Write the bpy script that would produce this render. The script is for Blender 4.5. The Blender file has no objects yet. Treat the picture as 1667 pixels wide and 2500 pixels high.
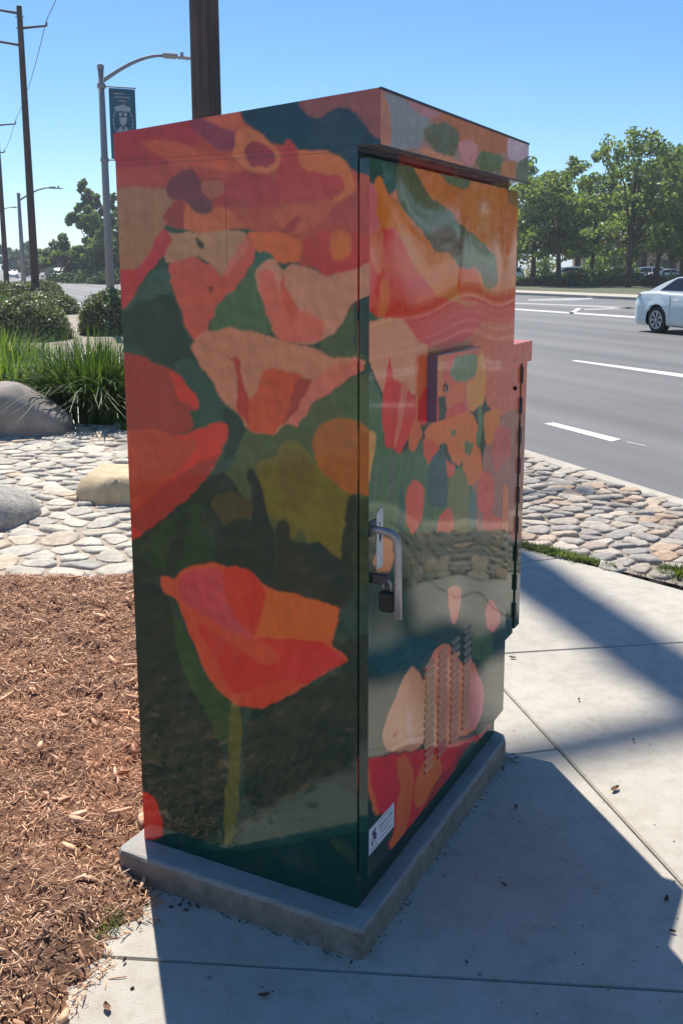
import bpy, math, random
import numpy as np
from mathutils import Vector, Matrix
random.seed(7); rng=np.random.default_rng(11)
scene=bpy.context.scene; COL=scene.collection
# ------------------------------------------------------------ camera
H=1.5; PITCH=math.atan(437/2374.)
cam_d=bpy.data.cameras.new('camera'); cam=bpy.data.objects.new('camera',cam_d); COL.objects.link(cam)
cam.location=(0,0,H); cam.rotation_euler=(math.radians(90)-PITCH,0,0)
cam_d.sensor_fit='VERTICAL'; cam_d.sensor_height=36; cam_d.lens=2374/2500*36
cam_d.shift_x=-33.5/2500; cam_d.shift_y=-158/2500; cam_d.clip_start=.05; cam_d.clip_end=3000
scene.camera=cam
# ------------------------------------------------------------ sky and sun
SUN_AZ=math.radians(-16); SUN_EL=math.radians(54)
w=bpy.data.worlds.new('World'); scene.world=w; w.use_nodes=True
nt=w.node_tree; nt.nodes.clear()
sky=nt.nodes.new('ShaderNodeTexSky'); sky.sky_type='NISHITA'; sky.sun_disc=False
sky.sun_elevation=SUN_EL; sky.sun_rotation=SUN_AZ; sky.air_density=1.0; sky.dust_density=.15; sky.ozone_density=3.0; sky.altitude=300
bg=nt.nodes.new('ShaderNodeBackground'); bg.inputs[1].default_value=.093
wo=nt.nodes.new('ShaderNodeOutputWorld'); hs=nt.nodes.new('ShaderNodeHueSaturation'); hs.inputs['Saturation'].default_value=1.2
mxs=nt.nodes.new('ShaderNodeMix'); mxs.data_type='RGBA'; mxs.blend_type='MULTIPLY'; mxs.inputs[0].default_value=1; mxs.inputs[7].default_value=(.86,.975,1.07,1)
nt.links.new(sky.outputs[0],hs.inputs['Color']); nt.links.new(hs.outputs[0],mxs.inputs[6]); nt.links.new(mxs.outputs[2],bg.inputs[0]); nt.links.new(bg.outputs[0],wo.inputs[0])
sun_dir=Vector((math.sin(SUN_AZ)*math.cos(SUN_EL),math.cos(SUN_AZ)*math.cos(SUN_EL),math.sin(SUN_EL)))
sl=bpy.data.lights.new('sun','SUN'); sl.energy=4.9; sl.angle=math.radians(.53); sl.color=(1,.945,.86)
so=bpy.data.objects.new('sun',sl); COL.objects.link(so); so.rotation_euler=(-sun_dir).to_track_quat('-Z','Y').to_euler()
scene.view_settings.view_transform='Standard'; scene.view_settings.look='None'; scene.view_settings.exposure=.48; scene.view_settings.gamma=1
scene.view_settings.use_curve_mapping=False
scene.render.resolution_x=682; scene.render.resolution_y=1024
# ------------------------------------------------------------ helpers
cP,sP=math.cos(PITCH),math.sin(PITCH)
def ray(u,v):
    xc=(u-867)/2374.; yd=(v-1092)/2374.
    return (xc,cP-yd*sP,-sP-yd*cP)
def G(u,v,z=0.):                       # where a spot of the photograph lies on level ground
    r=ray(u,v); t=(z-H)/r[2]; return (r[0]*t,r[1]*t)
def W(u,v,y):                          # a spot of the photograph at a distance y
    r=ray(u,v); t=y/r[1]; return Vector((r[0]*t,y,H+r[2]*t))
def lin(c): return tuple((x/255/12.92 if x/255<=.04045 else ((x/255+.055)/1.055)**2.4) for x in c)
def tag(o,label=None,cat=None,group=None,kind=None):
    if label:o['label']=label
    if cat:o['category']=cat
    if group:o['group']=group
    if kind:o['kind']=kind
    return o
def empty(name,loc=(0,0,0),rz=0,label=None,cat=None,group=None):
    o=bpy.data.objects.new(name,None); COL.objects.link(o); o.location=loc; o.rotation_euler=(0,0,rz)
    o.empty_display_size=.1
    return tag(o,label,cat,group)
def link(name,me,parent=None,loc=None,rz=0):
    o=bpy.data.objects.new(name,me); COL.objects.link(o)
    if parent:o.parent=parent
    if loc is not None:o.location=loc
    o.rotation_euler=(0,0,rz)
    return o
def mesh(name,v,f,m,smooth=False):
    me=bpy.data.meshes.new(name); me.from_pydata([tuple(map(float,p)) for p in v],[],f)
    if m:me.materials.append(m)
    if smooth: me.polygons.foreach_set('use_smooth',[True]*len(me.polygons))
    me.update(); return me
def npmesh(name,V,F,m,smooth=False,k=4):
    V=np.asarray(V,np.float32).reshape(-1,3);F=np.asarray(F,np.int32).reshape(-1,k)
    me=bpy.data.meshes.new(name); me.vertices.add(len(V)); me.vertices.foreach_set('co',V.ravel())
    me.loops.add(F.size); me.loops.foreach_set('vertex_index',F.ravel())
    me.polygons.add(len(F)); me.polygons.foreach_set('loop_start',np.arange(0,F.size,k,dtype=np.int32))
    me.polygons.foreach_set('loop_total',np.full(len(F),k,np.int32))
    if smooth: me.polygons.foreach_set('use_smooth',np.ones(len(F),bool))
    me.materials.append(m); me.update(calc_edges=True); me.validate(); return me
class MB:
    def __init__(s): s.v=[];s.f=[]
    def box(s,x0,x1,y0,y1,z0,z1,bev=0):
        n=len(s.v)
        if bev<=0:
            s.v+=[(x,y,z) for z in(z0,z1) for x,y in((x0,y0),(x1,y0),(x1,y1),(x0,y1))]
            s.f+=[tuple(n+i for i in q) for q in((3,2,1,0),(4,5,6,7),(0,1,5,4),(1,2,6,5),(2,3,7,6),(3,0,4,7))]
        else:
            b=bev
            def ring(x0,x1,y0,y1,z,b):
                return [(x0+b,y0,z),(x1-b,y0,z),(x1,y0+b,z),(x1,y1-b,z),(x1-b,y1,z),(x0+b,y1,z),(x0,y1-b,z),(x0,y0+b,z)]
            R=[ring(x0+b,x1-b,y0+b,y1-b,z0,b*.3),ring(x0,x1,y0,y1,z0+b,b),ring(x0,x1,y0,y1,z1-b,b),ring(x0+b,x1-b,y0+b,y1-b,z1,b*.3)]
            for r in R:s.v+=r
            s.f.append(tuple(n+i for i in range(7,-1,-1))); s.f.append(tuple(n+24+i for i in range(8)))
            for k in range(3):
                for i in range(8):
                    j=(i+1)%8; s.f.append((n+8*k+i,n+8*k+j,n+8*k+8+j,n+8*k+8+i))
        return s
    def tube(s,pts,rad,seg=10,cap=True):
        pts=[Vector(p) for p in pts]; n0=len(s.v)
        if not hasattr(rad,'__len__'):rad=[rad]*len(pts)
        up=None
        for i,p in enumerate(pts):
            d=(pts[min(i+1,len(pts)-1)]-pts[max(i-1,0)]).normalized()
            if up is None:
                up=d.orthogonal().normalized()
            up=(up-d*up.dot(d)).normalized(); q=d.cross(up)
            for k in range(seg):
                a=2*math.pi*k/seg; s.v.append(tuple(p+(up*math.cos(a)+q*math.sin(a))*rad[i]))
        for i in range(len(pts)-1):
            for k in range(seg):
                a=n0+i*seg+k;b=n0+i*seg+(k+1)%seg; s.f.append((a,b,b+seg,a+seg))
        if cap:
            s.f.append(tuple(n0+k for k in range(seg-1,-1,-1))); e=n0+(len(pts)-1)*seg; s.f.append(tuple(e+k for k in range(seg)))
        return s
    def poly(s,pts):
        n=len(s.v); s.v+=[tuple(p) for p in pts]; s.f.append(tuple(range(n,n+len(pts)))); return s
    def prism(s,pts,d):               # outline pts extruded by vector d
        n=len(s.v);k=len(pts); d=Vector(d)
        s.v+=[tuple(p) for p in pts]+[tuple(Vector(p)+d) for p in pts]
        s.f.append(tuple(range(n+k-1,n-1,-1))); s.f.append(tuple(range(n+k,n+2*k)))
        for i in range(k):
            j=(i+1)%k; s.f.append((n+i,n+j,n+k+j,n+k+i))
        return s
    def me(s,name,m,smooth=False): return mesh(name,s.v,s.f,m,smooth)
    def build(s,name,m,parent=None,smooth=False,loc=None,rz=0):
        return link(name,s.me(name,m,smooth),parent,loc,rz)
# ------------------------------------------------------------ materials
def mat(name): 
    m=bpy.data.materials.new(name); m.use_nodes=True; n=m.node_tree; b=n.nodes['Principled BSDF']; return m,n,b
def node(n,t,**k):
    x=n.nodes.new(t)
    for a,b in k.items():
        if a.startswith('i_'):
            key=a[2:]; key=int(key) if key.isdigit() else key
            x.inputs[key].default_value=b
        else:setattr(x,a,b)
    return x
def ramp(n,src,stops,out=None):
    r=n.nodes.new('ShaderNodeValToRGB'); e=r.color_ramp.elements
    while len(e)<len(stops):e.new(.5)
    for i,(p,c) in enumerate(stops):
        e[i].position=p; e[i].color=(*c,1) if len(c)==3 else c
    n.links.new(src,r.inputs[0])
    if out:n.links.new(r.outputs[0],out)
    return r.outputs[0]
def noise(n,scale,detail=4,rough=.6,vec=None,dist=0):
    x=node(n,'ShaderNodeTexNoise'); x.inputs['Scale'].default_value=scale; x.inputs['Detail'].default_value=detail; x.inputs['Roughness'].default_value=rough; x.inputs['Distortion'].default_value=dist
    if vec:n.links.new(vec,x.inputs['Vector'])
    return x.outputs[0]
def mixc(n,a,b,fac,mode='MIX'):
    x=n.nodes.new('ShaderNodeMix'); x.data_type='RGBA'; x.blend_type=mode; x.clamp_result=False
    for s,val in((0,fac),(6,a),(7,b)):
        if isinstance(val,bpy.types.NodeSocket):n.links.new(val,x.inputs[s])
        else:x.inputs[s].default_value=val if s==0 else (*val,1)
    return x.outputs[2]
def bump(n,b,h,strength=.3,dist=.01,inp='Normal'):
    x=node(n,'ShaderNodeBump'); x.inputs['Strength'].default_value=strength; x.inputs['Distance'].default_value=dist
    n.links.new(h,x.inputs['Height']); n.links.new(x.outputs[0],b.inputs[inp]); return x
def objco(n): return node(n,'ShaderNodeTexCoord').outputs['Object']
def simple(name,c,rough=.6,metal=0,var=.12,scale=8,bmp=0,bscale=60,**k):
    m,n,b=mat(name); co=objco(n)
    f=noise(n,scale,5,.6,co); lo=tuple(x*(1-var) for x in c); hi=tuple(min(1,x*(1+var)) for x in c)
    ramp(n,f,[(.3,lo),(.7,hi)],b.inputs['Base Color'])
    b.inputs['Roughness'].default_value=rough; b.inputs['Metallic'].default_value=metal
    if bmp: bump(n,b,noise(n,bscale,4,.6,co),bmp,.01)
    for kk,v in k.items(): b.inputs[kk.replace('_',' ')].default_value=v
    return m
def island_mat(name,stops,rough=.8,obj=False,bmp=0,trans=0,nscale=30):
    m,n,b=mat(name)
    g=node(n,'ShaderNodeNewGeometry'); r=g.outputs['Random Per Island']
    if obj:
        oi=node(n,'ShaderNodeObjectInfo'); a=node(n,'ShaderNodeMath',operation='ADD'); n.links.new(r,a.inputs[0]); n.links.new(oi.outputs['Random'],a.inputs[1])
        fr=node(n,'ShaderNodeMath',operation='FRACT'); n.links.new(a.outputs[0],fr.inputs[0]); r=fr.outputs[0]
    c=ramp(n,r,stops); co=objco(n); f=noise(n,nscale,5,.65,co)
    c2=mixc(n,c,ramp(n,f,[(.25,(.55,.55,.55)),(.75,(1.25,1.25,1.25))]),.8,'MULTIPLY')
    n.links.new(c2,b.inputs['Base Color']); b.inputs['Roughness'].default_value=rough
    if bmp: bump(n,b,f,bmp,.01)
    if trans:
        t=node(n,'ShaderNodeBsdfTranslucent'); n.links.new(mixc(n,c2,(1.3,1.5,.5),1,'MULTIPLY'),t.inputs[0]); mx=node(n,'ShaderNodeMixShader'); mx.inputs[0].default_value=trans
        n.links.new(b.outputs[0],mx.inputs[1]); n.links.new(t.outputs[0],mx.inputs[2]); n.links.new(mx.outputs[0],n.nodes['Material Output'].inputs[0])
    return m
def concrete(name,c,streak=True):
    m,n,b=mat(name); co=node(n,'ShaderNodeNewGeometry').outputs['Position']
    f1=noise(n,1.7,5,.6,co); f2=noise(n,14,5,.7,co); f3=noise(n,240,3,.6,co)
    c1=ramp(n,f1,[(.3,tuple(x*.86 for x in c)),(.7,tuple(x*1.07 for x in c))])
    c2=mixc(n,c1,ramp(n,f2,[(.28,(.78,.76,.72)),(.5,(.97,.97,.96)),(.7,(1.07,1.07,1.07))]),.85,'MULTIPLY')
    c3=mixc(n,c2,ramp(n,f3,[(.3,(.82,.82,.82)),(.6,(1.06,1.06,1.06))]),.8,'MULTIPLY')
    v=node(n,'ShaderNodeTexVoronoi'); v.inputs['Scale'].default_value=5; n.links.new(co,v.inputs['Vector'])
    sp=ramp(n,v.outputs['Distance'],[(.018,(.35,.33,.3)),(.045,(1,1,1))]); 
    st_=ramp(n,noise(n,3.1,7,.78,co,1.2),[(.30,(.74,.71,.67)),(.40,(1,1,1))]); c4=mixc(n,mixc(n,c3,sp,.7,'MULTIPLY'),st_,.75,'MULTIPLY')
    vc_=node(n,'ShaderNodeTexVoronoi',feature='DISTANCE_TO_EDGE'); vc_.inputs['Scale'].default_value=.42; dn=node(n,'ShaderNodeVectorMath',operation='ADD'); ns_=node(n,'ShaderNodeTexNoise'); ns_.inputs['Scale'].default_value=4; ns_.inputs['Detail'].default_value=6
    n.links.new(co,ns_.inputs['Vector']); sc2=node(n,'ShaderNodeVectorMath',operation='SCALE'); sc2.inputs['Scale'].default_value=.35; n.links.new(ns_.outputs['Color'],sc2.inputs[0]); n.links.new(co,dn.inputs[0]); n.links.new(sc2.outputs[0],dn.inputs[1]); n.links.new(dn.outputs[0],vc_.inputs['Vector'])
    crk=ramp(n,vc_.outputs['Distance'],[(.0,(.45,.42,.38)),(.0022,(1,1,1))])
    n.links.new(mixc(n,c4,crk,0.0,'MULTIPLY'),b.inputs['Base Color']); b.inputs['Roughness'].default_value=.85
    mp=node(n,'ShaderNodeMapping'); mp.inputs['Scale'].default_value=(40,170,40); mp.inputs['Rotation'].default_value=(0,0,.25); n.links.new(co,mp.inputs[0])
    f4=noise(n,1,4,.7,mp.outputs[0]); a=node(n,'ShaderNodeMath',operation='ADD'); n.links.new(f3,a.inputs[0]); n.links.new(f4,a.inputs[1])
    bump(n,b,a.outputs[0],.35,.004); return m
M={}
M['concrete']=concrete('sidewalk concrete',(.51,.465,.39))
M['plinth']=concrete('plinth concrete',(.42,.395,.355))
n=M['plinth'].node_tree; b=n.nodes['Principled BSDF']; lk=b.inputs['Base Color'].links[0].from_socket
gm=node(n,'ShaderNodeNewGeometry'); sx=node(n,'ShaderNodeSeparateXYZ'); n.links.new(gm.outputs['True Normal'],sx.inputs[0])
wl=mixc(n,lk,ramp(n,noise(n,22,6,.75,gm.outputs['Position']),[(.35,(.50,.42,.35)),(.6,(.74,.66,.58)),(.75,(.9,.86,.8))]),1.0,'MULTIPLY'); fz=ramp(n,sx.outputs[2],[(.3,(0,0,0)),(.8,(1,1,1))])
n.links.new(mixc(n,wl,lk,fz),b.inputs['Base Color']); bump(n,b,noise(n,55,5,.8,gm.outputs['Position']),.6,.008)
M['kerb']=concrete('kerb concrete',(.50,.45,.37))
M['joint']=simple('joint dirt',(.10,.08,.06),.95,var=.5,scale=60)
M['mortar']=simple('mortar',(.40,.325,.245),.95,var=.22,scale=6,bmp=.5,bscale=90)
M['mortar_b']=simple('weathered mortar',(.27,.225,.18),.95,var=.4,scale=14,bmp=.6,bscale=90)
M['stone']=island_mat('cobble stone',[(0,(.46,.41,.33)),(.2,(.60,.54,.43)),(.4,(.36,.34,.30)),(.55,(.64,.56,.44)),(.74,(.44,.41,.35)),(.9,(.55,.42,.28)),(1,(.62,.57,.47))],.85,obj=True,bmp=.5,nscale=26)
M['stone_b']=island_mat('cobble stone weathered',[(0,(.36,.32,.27)),(.2,(.48,.42,.34)),(.4,(.27,.255,.24)),(.55,(.50,.40,.29)),(.7,(.34,.315,.28)),(.88,(.46,.31,.20)),(1,(.56,.49,.40))],.85,obj=True,bmp=.6,nscale=26)
M['mulch']=island_mat('mulch chips',[(0,(.33,.17,.095)),(.2,(.60,.36,.22)),(.5,(.74,.47,.30)),(.75,(.48,.275,.165)),(.93,(.72,.47,.29)),(1,(.80,.60,.42))],.9,nscale=60,bmp=.3)
m,n,b=mat('mulch soil'); co=objco(n)
c=ramp(n,noise(n,38,6,.75,co),[(.3,(.12,.055,.03)),(.5,(.42,.21,.12)),(.7,(.62,.35,.21))]); n.links.new(mixc(n,c,ramp(n,noise(n,5,4,.6,co),[(.35,(.6,.6,.6)),(.65,(1.15,1.15,1.15))]),.8,'MULTIPLY'),b.inputs['Base Color']); b.inputs['Roughness'].default_value=.95; bump(n,b,noise(n,45,6,.8,co),1,.03); M['soil']=m
m=M['mulch']; n=m.node_tree; b=n.nodes['Principled BSDF']; lk=b.inputs['Base Color'].links[0].from_socket
n.links.new(mixc(n,lk,ramp(n,noise(n,7,4,.65,objco(n)),[(.32,(.50,.46,.45)),(.42,(1.08,1.06,1.04)),(.7,(1.35,1.30,1.25))]),1.0,'MULTIPLY'),b.inputs['Base Color'])
M['boulder_a']=simple('grey boulder',(.29,.245,.205),.85,var=.3,scale=5,bmp=.35,bscale=35)
M['boulder_b']=simple('granite boulder',(.38,.35,.30),.85,var=.35,scale=26,bmp=.5,bscale=60)
M['boulder_c']=simple('tan boulder',(.58,.44,.26),.85,var=.25,scale=7,bmp=.5,bscale=30)
def dirt():
    m,n,b=mat('verge dirt'); co=objco(n)
    c=ramp(n,noise(n,.35,5,.65,co),[(.35,(.30,.25,.18)),(.55,(.40,.35,.27)),(.7,(.22,.22,.12))]); n.links.new(mixc(n,c,ramp(n,noise(n,9,6,.7,co),[(.3,(.7,.7,.7)),(.7,(1.15,1.15,1.15))]),.8,'MULTIPLY'),b.inputs['Base Color']); b.inputs['Roughness'].default_value=.95
    bump(n,b,noise(n,12,6,.7,co),.6,.03); return m
M['dirt']=dirt()
M['lawn']=simple('shaded far lawn',(.10,.105,.05),.95,var=.4,scale=.4,bmp=.6,bscale=6)  # darker and drier, with the hedge shadow put into its colour
# asphalt: local y runs across the lanes
m,n,b=mat('asphalt'); co=objco(n)
mp=node(n,'ShaderNodeMapping'); mp.inputs['Scale'].default_value=(.012,.85,1); n.links.new(co,mp.inputs[0])
bands=ramp(n,noise(n,1.3,3,.55,mp.outputs[0]),[(.36,(.105,.104,.106)),(.5,(.135,.133,.133)),(.64,(.162,.160,.158))])
c=mixc(n,bands,ramp(n,noise(n,.5,4,.6,co),[(.3,(.9,.9,.9)),(.7,(1.06,1.05,1.03))]),.8,'MULTIPLY')
c=mixc(n,c,ramp(n,noise(n,150,3,.7,co),[(.3,(.72,.72,.72)),(.7,(1.25,1.25,1.25))]),.9,'MULTIPLY')
n.links.new(c,b.inputs['Base Color']); b.inputs['Roughness'].default_value=.72; bump(n,b,noise(n,220,2,.6,co),.5,.006); M['asphalt']=m
M['paint']=simple('road paint',(.60,.585,.54),.7,var=.12,scale=20)
M['paint_old']=simple('worn road paint',(.40,.39,.375),.7,var=.2,scale=12)
def wood(name,c,s=1):
    m,n,b=mat(name); co=objco(n); mp=node(n,'ShaderNodeMapping'); mp.inputs['Scale'].default_value=(14*s,14*s,.6*s); n.links.new(co,mp.inputs[0])
    f=noise(n,1,6,.7,mp.outputs[0]); c0=ramp(n,f,[(.3,tuple(x*.5 for x in c)),(.55,c),(.72,tuple(x*1.5 for x in c))])
    n.links.new(mixc(n,c0,ramp(n,noise(n,1.6,3,.6,co),[(.35,(.72,.72,.76)),(.65,(1.2,1.15,1.1))]),.8,'MULTIPLY'),b.inputs['Base Color']); b.inputs['Roughness'].default_value=.85; bump(n,b,f,.6,.02); return m
M['pole']=wood('brown treated wood',(.10,.068,.060)); M['pole_far']=wood('dark treated wood',(.085,.058,.052))
M['lamp_pole']=simple('concrete lamp pole',(.27,.27,.28),.7,var=.1,scale=3)
M['lamp_head']=simple('grey luminaire',(.33,.34,.36),.5)
M['wire']=simple('black wire',(.03,.03,.03),.6)
M['dark']=simple('black plastic',(.008,.008,.009),.6,var=.2)
M['hasp']=simple('dark painted steel',(.05,.048,.06),.45,metal=.3,var=.3,scale=40)
M['steel']=simple('brushed steel',(.36,.35,.34),.5,metal=.6,var=.15,scale=30)
M['gap']=simple('dark gap',(.006,.006,.006),.9)
M['white']=simple('white sticker',(.62,.64,.66),.5,var=.05)
M['ink']=simple('purple ink',(.055,.03,.09),.6)
M['ink_grey']=simple('grey ink',(.25,.26,.32),.6)
M['peel']=simple('peeled white vinyl',(.55,.54,.52),.6,var=.15,scale=60)
M['banner']=simple('navy banner',(.035,.115,.17),.7,var=.3,scale=2)
M['banner_art']=simple('pale banner print',(.40,.43,.47),.7)
M['carpaint']=simple('silver white car paint',(.70,.74,.71),.35,var=.03,Coat_Weight=1.0,Coat_Roughness=.04)
M['glass']=simple('dark car glass',(.02,.022,.028),.06,var=.1)
M['tyre']=simple('tyre rubber',(.02,.02,.02),.85,var=.2)
M['rim']=simple('alloy rim',(.42,.42,.44),.35,metal=.6)
M['tail']=simple('red tail light',(.5,.02,.03),.15)
M['lens']=simple('clear lamp lens',(.6,.62,.64),.12)
M['carwhite']=simple('white car paint',(.75,.75,.74),.3); M['cardark']=simple('dark green car paint',(.03,.04,.035),.3)
M['stucco']=simple('peach stucco',(.50,.36,.26),.9); M['rooftile']=simple('red roof tile',(.36,.13,.08),.85,var=.3,scale=4)
M['trunk']=wood('grey bark',(.085,.062,.048),.3)
M['leaf']=island_mat('tree leaves',[(0,(.09,.14,.075)),(.35,(.14,.20,.085)),(.7,(.21,.27,.10)),(.9,(.29,.31,.12)),(1,(.34,.32,.13))],.5,trans=.5,nscale=.35)
M['leaf_dark']=island_mat('dark tree leaves',[(0,(.06,.10,.07)),(.5,(.10,.145,.085)),(1,(.16,.195,.095))],.6,trans=.4,nscale=.3)  # slight blue tint for haze put into the leaf colour
M['leaf_left']=island_mat('left tree leaves',[(0,(.10,.15,.11)),(.5,(.15,.205,.12)),(1,(.22,.26,.13))],.6,trans=.45,nscale=.3)  # lighter leaves, haze tint in the colour as well
M['leaf_hazed']=island_mat('hazed far tree leaves',[(0,(.13,.18,.19)),(.6,(.17,.22,.215)),(1,(.20,.24,.21))],.7,trans=.2,nscale=.2)  # blue of distance haze put into the leaf colour
M['leaf_rust']=island_mat('rusty tree leaves',[(0,(.22,.15,.12)),(.6,(.28,.20,.16)),(1,(.28,.24,.17))],.7,trans=.2,nscale=.3)
M['shrub']=island_mat('shrub leaves',[(0,(.07,.10,.045)),(.45,(.16,.19,.08)),(.75,(.32,.32,.18)),(1,(.55,.52,.38))],.45,trans=.2,nscale=5)
M['blade']=island_mat('grass blades',[(0,(.05,.09,.018)),(.4,(.11,.18,.03)),(.75,(.18,.26,.05)),(.93,(.28,.31,.09)),(1,(.42,.38,.22))],.4,trans=.42,nscale=4)
M['blade_dark']=island_mat('dark grass blades',[(0,(.03,.065,.02)),(.5,(.07,.125,.03)),(.85,(.14,.19,.05)),(1,(.30,.28,.17))],.38,trans=.3,nscale=4)
M['weed']=island_mat('weeds',[(0,(.07,.11,.02)),(.6,(.14,.19,.04)),(1,(.26,.27,.08))],.6,trans=.35,nscale=10)
M['dryleaf']=island_mat('dry leaf',[(0,(.12,.06,.035)),(1,(.30,.17,.10))],.8,obj=True)
M['fleck']=island_mat('litter',[(0,(.03,.025,.02)),(.6,(.07,.05,.035)),(1,(.14,.09,.06))],.9)
# ------------------------------------------------------------ ground, road and verges
U=Vector((-.380,.925,0)); N=Vector((.925,.380,0))   # along the road, across the road
ROT=math.atan2(U.y,U.x)                             # local x along U, local y = -N
RZ=-.12
def rw(t,n,z=0): p=U*t+N*n; return (p.x,p.y,z)
def tn(p): p=Vector((p[0],p[1],0)); return p.dot(U),p.dot(N)
def strip(name,t0,t1,n0,n1,z,m,nt=1):
    mb=MB(); 
    mb.poly([(t0,-n1,z),(t1,-n1,z),(t1,-n0,z),(t0,-n0,z)])
    return mb.build(name,m,rz=ROT)
tag(strip('ground',-1500,2200,-1500,1500,-.16,M['dirt']),kind='structure')
tag(strip('road',-300,900,4.2,32.8,RZ,M['asphalt']),kind='structure')
tag(strip('verge',-300,900,-60,4.26,-.03,M['dirt']),kind='structure')
tag(strip('far_lawn',-300,900,36.4,75,-.0,M['lawn']),kind='structure')
tag(strip('far_sidewalk',-300,900,33.6,36.4,.012,M['kerb']),kind='structure')
def kerb(name,n0,n1,m,t0,t1,ztop=0.0,face=1):
    mb=MB(); L=3.0; t=t0
    root=empty(name); root.rotation_euler=(0,0,ROT); tag(root,kind='structure')
    me=None
    while t<t1:
        if me is None:
            a=MB(); a.box(.005,L-.005,-n1,-n0,-.3,ztop,.02); me=a.me('kerb_stone',m)
        o=link('kerb_stone',me,root,(t,0,0)); t+=L
    return root
kerb('kerb',4.24,4.40,M['kerb'],-30,90)
tag(strip('kerb_far_run',90,900,4.24,4.40,.002,M['kerb']),kind='structure')
kerb('far_kerb',32.6,33.6,M['kerb'],-9,75,.04)
tag(strip('far_kerb_run',75,900,32.6,33.6,.04,M['kerb']),kind='structure')
# painted lines, each one its own mark on the road
def mark(label,p,m='paint',group='painted road lines'):
    pts=[G(u,v,RZ+.004) for u,v in p]
    mb=MB(); mb.poly([(x,y,RZ+.004) for x,y in pts])
    me=mb.me('road_line',M[m])
    o=link('road_line',me); return tag(o,label,'road marking',group)
def tnmark(label,t0,t1,n0,n1,m='paint'):
    mb=MB(); mb.poly([rw(t0,n0,RZ+.004),rw(t0,n1,RZ+.004),rw(t1,n1,RZ+.004),rw(t1,n0,RZ+.004)][::1]); o=mb.build('road_line',M[m]); return tag(o,label,'road marking','painted road lines')
mark('short thick white dash nearest the cobbled kerb strip',[(1326,1034),(1350,1031),(1516,1072),(1492,1078)])
mark('long white lane line across the middle of the road',[(1393,881),(1406,879),(1675,914),(1800,936),(1800,944),(1670,922)])
mark('thin white line left of the car rear wheel',[(1250,756),(1250,753),(1560,773),(1560,777)])
mark('thin white line nearest the far kerb, left of the car',[(1250,741),(1250,738.5),(1420,745),(1560,751),(1560,755),(1420,748)],'paint_old')
mark('short slanting white tick between two thin lines',[(1384,766),(1408,752),(1419,753),(1398,766)])
mark('white turning bay line under the far kerb',[(1288,734),(1290,731),(1444,727),(1447,730),(1400,733)],'paint_old')
mark('thin white line meeting the car bumper',[(1425,757),(1425,754.5),(1553,749),(1553,753)],'paint_old')
mark('faint worn scratch of white paint beyond the thick dash',[(1529,1080),(1530,1078),(1573,1087),(1575,1090)],'paint_old')
tnmark('white edge line running away past the left street lamps',24,300,5.48,5.62)
tnmark('pale lane line in the distance on the left road',46,300,9.3,9.42,'paint_old')
tnmark('second pale lane line in the distance on the left road',46,300,12.9,13.02,'paint_old')
tnmark('third pale lane line in the distance on the left road',46,300,19.0,19.12,'paint_old')
# markings of the junction on the right, mirrored in the glossy cabinet door
for i,(d,l) in enumerate(((9.8,2.6),(13.2,5),(13.9,5),(17.7,8),(20.6,9),(25,10),(32,14))):
    az=math.radians(49); c=Vector((math.sin(az)*d,math.cos(az)*d,0)); e=Vector((math.cos(az+.25),-math.sin(az+.25),0)); t=Vector((e.y,-e.x,0))*-.15
    mb=MB(); mb.poly([tuple(c-e*l/2-t+Vector((0,0,RZ+.004))),tuple(c+e*l/2-t+Vector((0,0,RZ+.004))),tuple(c+e*l/2+t+Vector((0,0,RZ+.004))),tuple(c-e*l/2+t+Vector((0,0,RZ+.004)))])
    o=mb.build('road_line',M['paint']); tag(o,'white crossing line of the junction to the right, seen mirrored in the cabinet door','road marking','crossing lines of the junction')
# ------------------------------------------------------------ sidewalk slabs
def clip(poly,p,d,side):               # keep the side of the line p+s*d ; side=+1 left
    out=[]; k=len(poly)
    f=lambda q:((q[1]-p[1])*d[0]-(q[0]-p[0])*d[1])*side
    for i in range(k):
        a,b=poly[i],poly[(i+1)%k]; fa,fb=f(a),f(b)
        if fa>=0:out.append(a)
        if (fa>=0)!=(fb>=0):
            t=fa/(fa-fb); out.append((a[0]+(b[0]-a[0])*t,a[1]+(b[1]-a[1])*t))
    return out
def inset(poly,e):
    out=poly
    k=len(poly)
    ar=sum(poly[i][0]*poly[(i+1)%k][1]-poly[(i+1)%k][0]*poly[i][1] for i in range(k))
    s=1 if ar>0 else -1
    for i in range(k):
        a,b=poly[i],poly[(i+1)%k]; d=(b[0]-a[0],b[1]-a[1]); l=math.hypot(*d)
        if l<1e-5:continue
        nn=(-d[1]/l*s*e,d[0]/l*s*e)
        out=clip(out,(a[0]+nn[0],a[1]+nn[1]),d,s)
        if len(out)<3:return []
    return out
edge=[(.15,6.2),(.92,5.14),(1.24,4.77),(1.56,4.44),(1.95,3.9),(2.4,3.2),(2.75,2.4),(3.0,1.5),(3.3,0),(3.5,-2.5),(3.6,-7)]
dom=[(-1.7,-7),(-1.7,2.3),(-.9,3.4),(-.25,4.7)]+edge
walk=empty('sidewalk'); tag(walk,kind='structure')
mb=MB(); mb.poly([(x,y,-.014) for x,y in reversed(dom)] if False else [(x,y,-.014) for x,y in dom[::-1]]); mb.build('joint_fill',M['joint'],walk)
A0,Ad=(.539,3.305),(.2333,-.9724)
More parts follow.
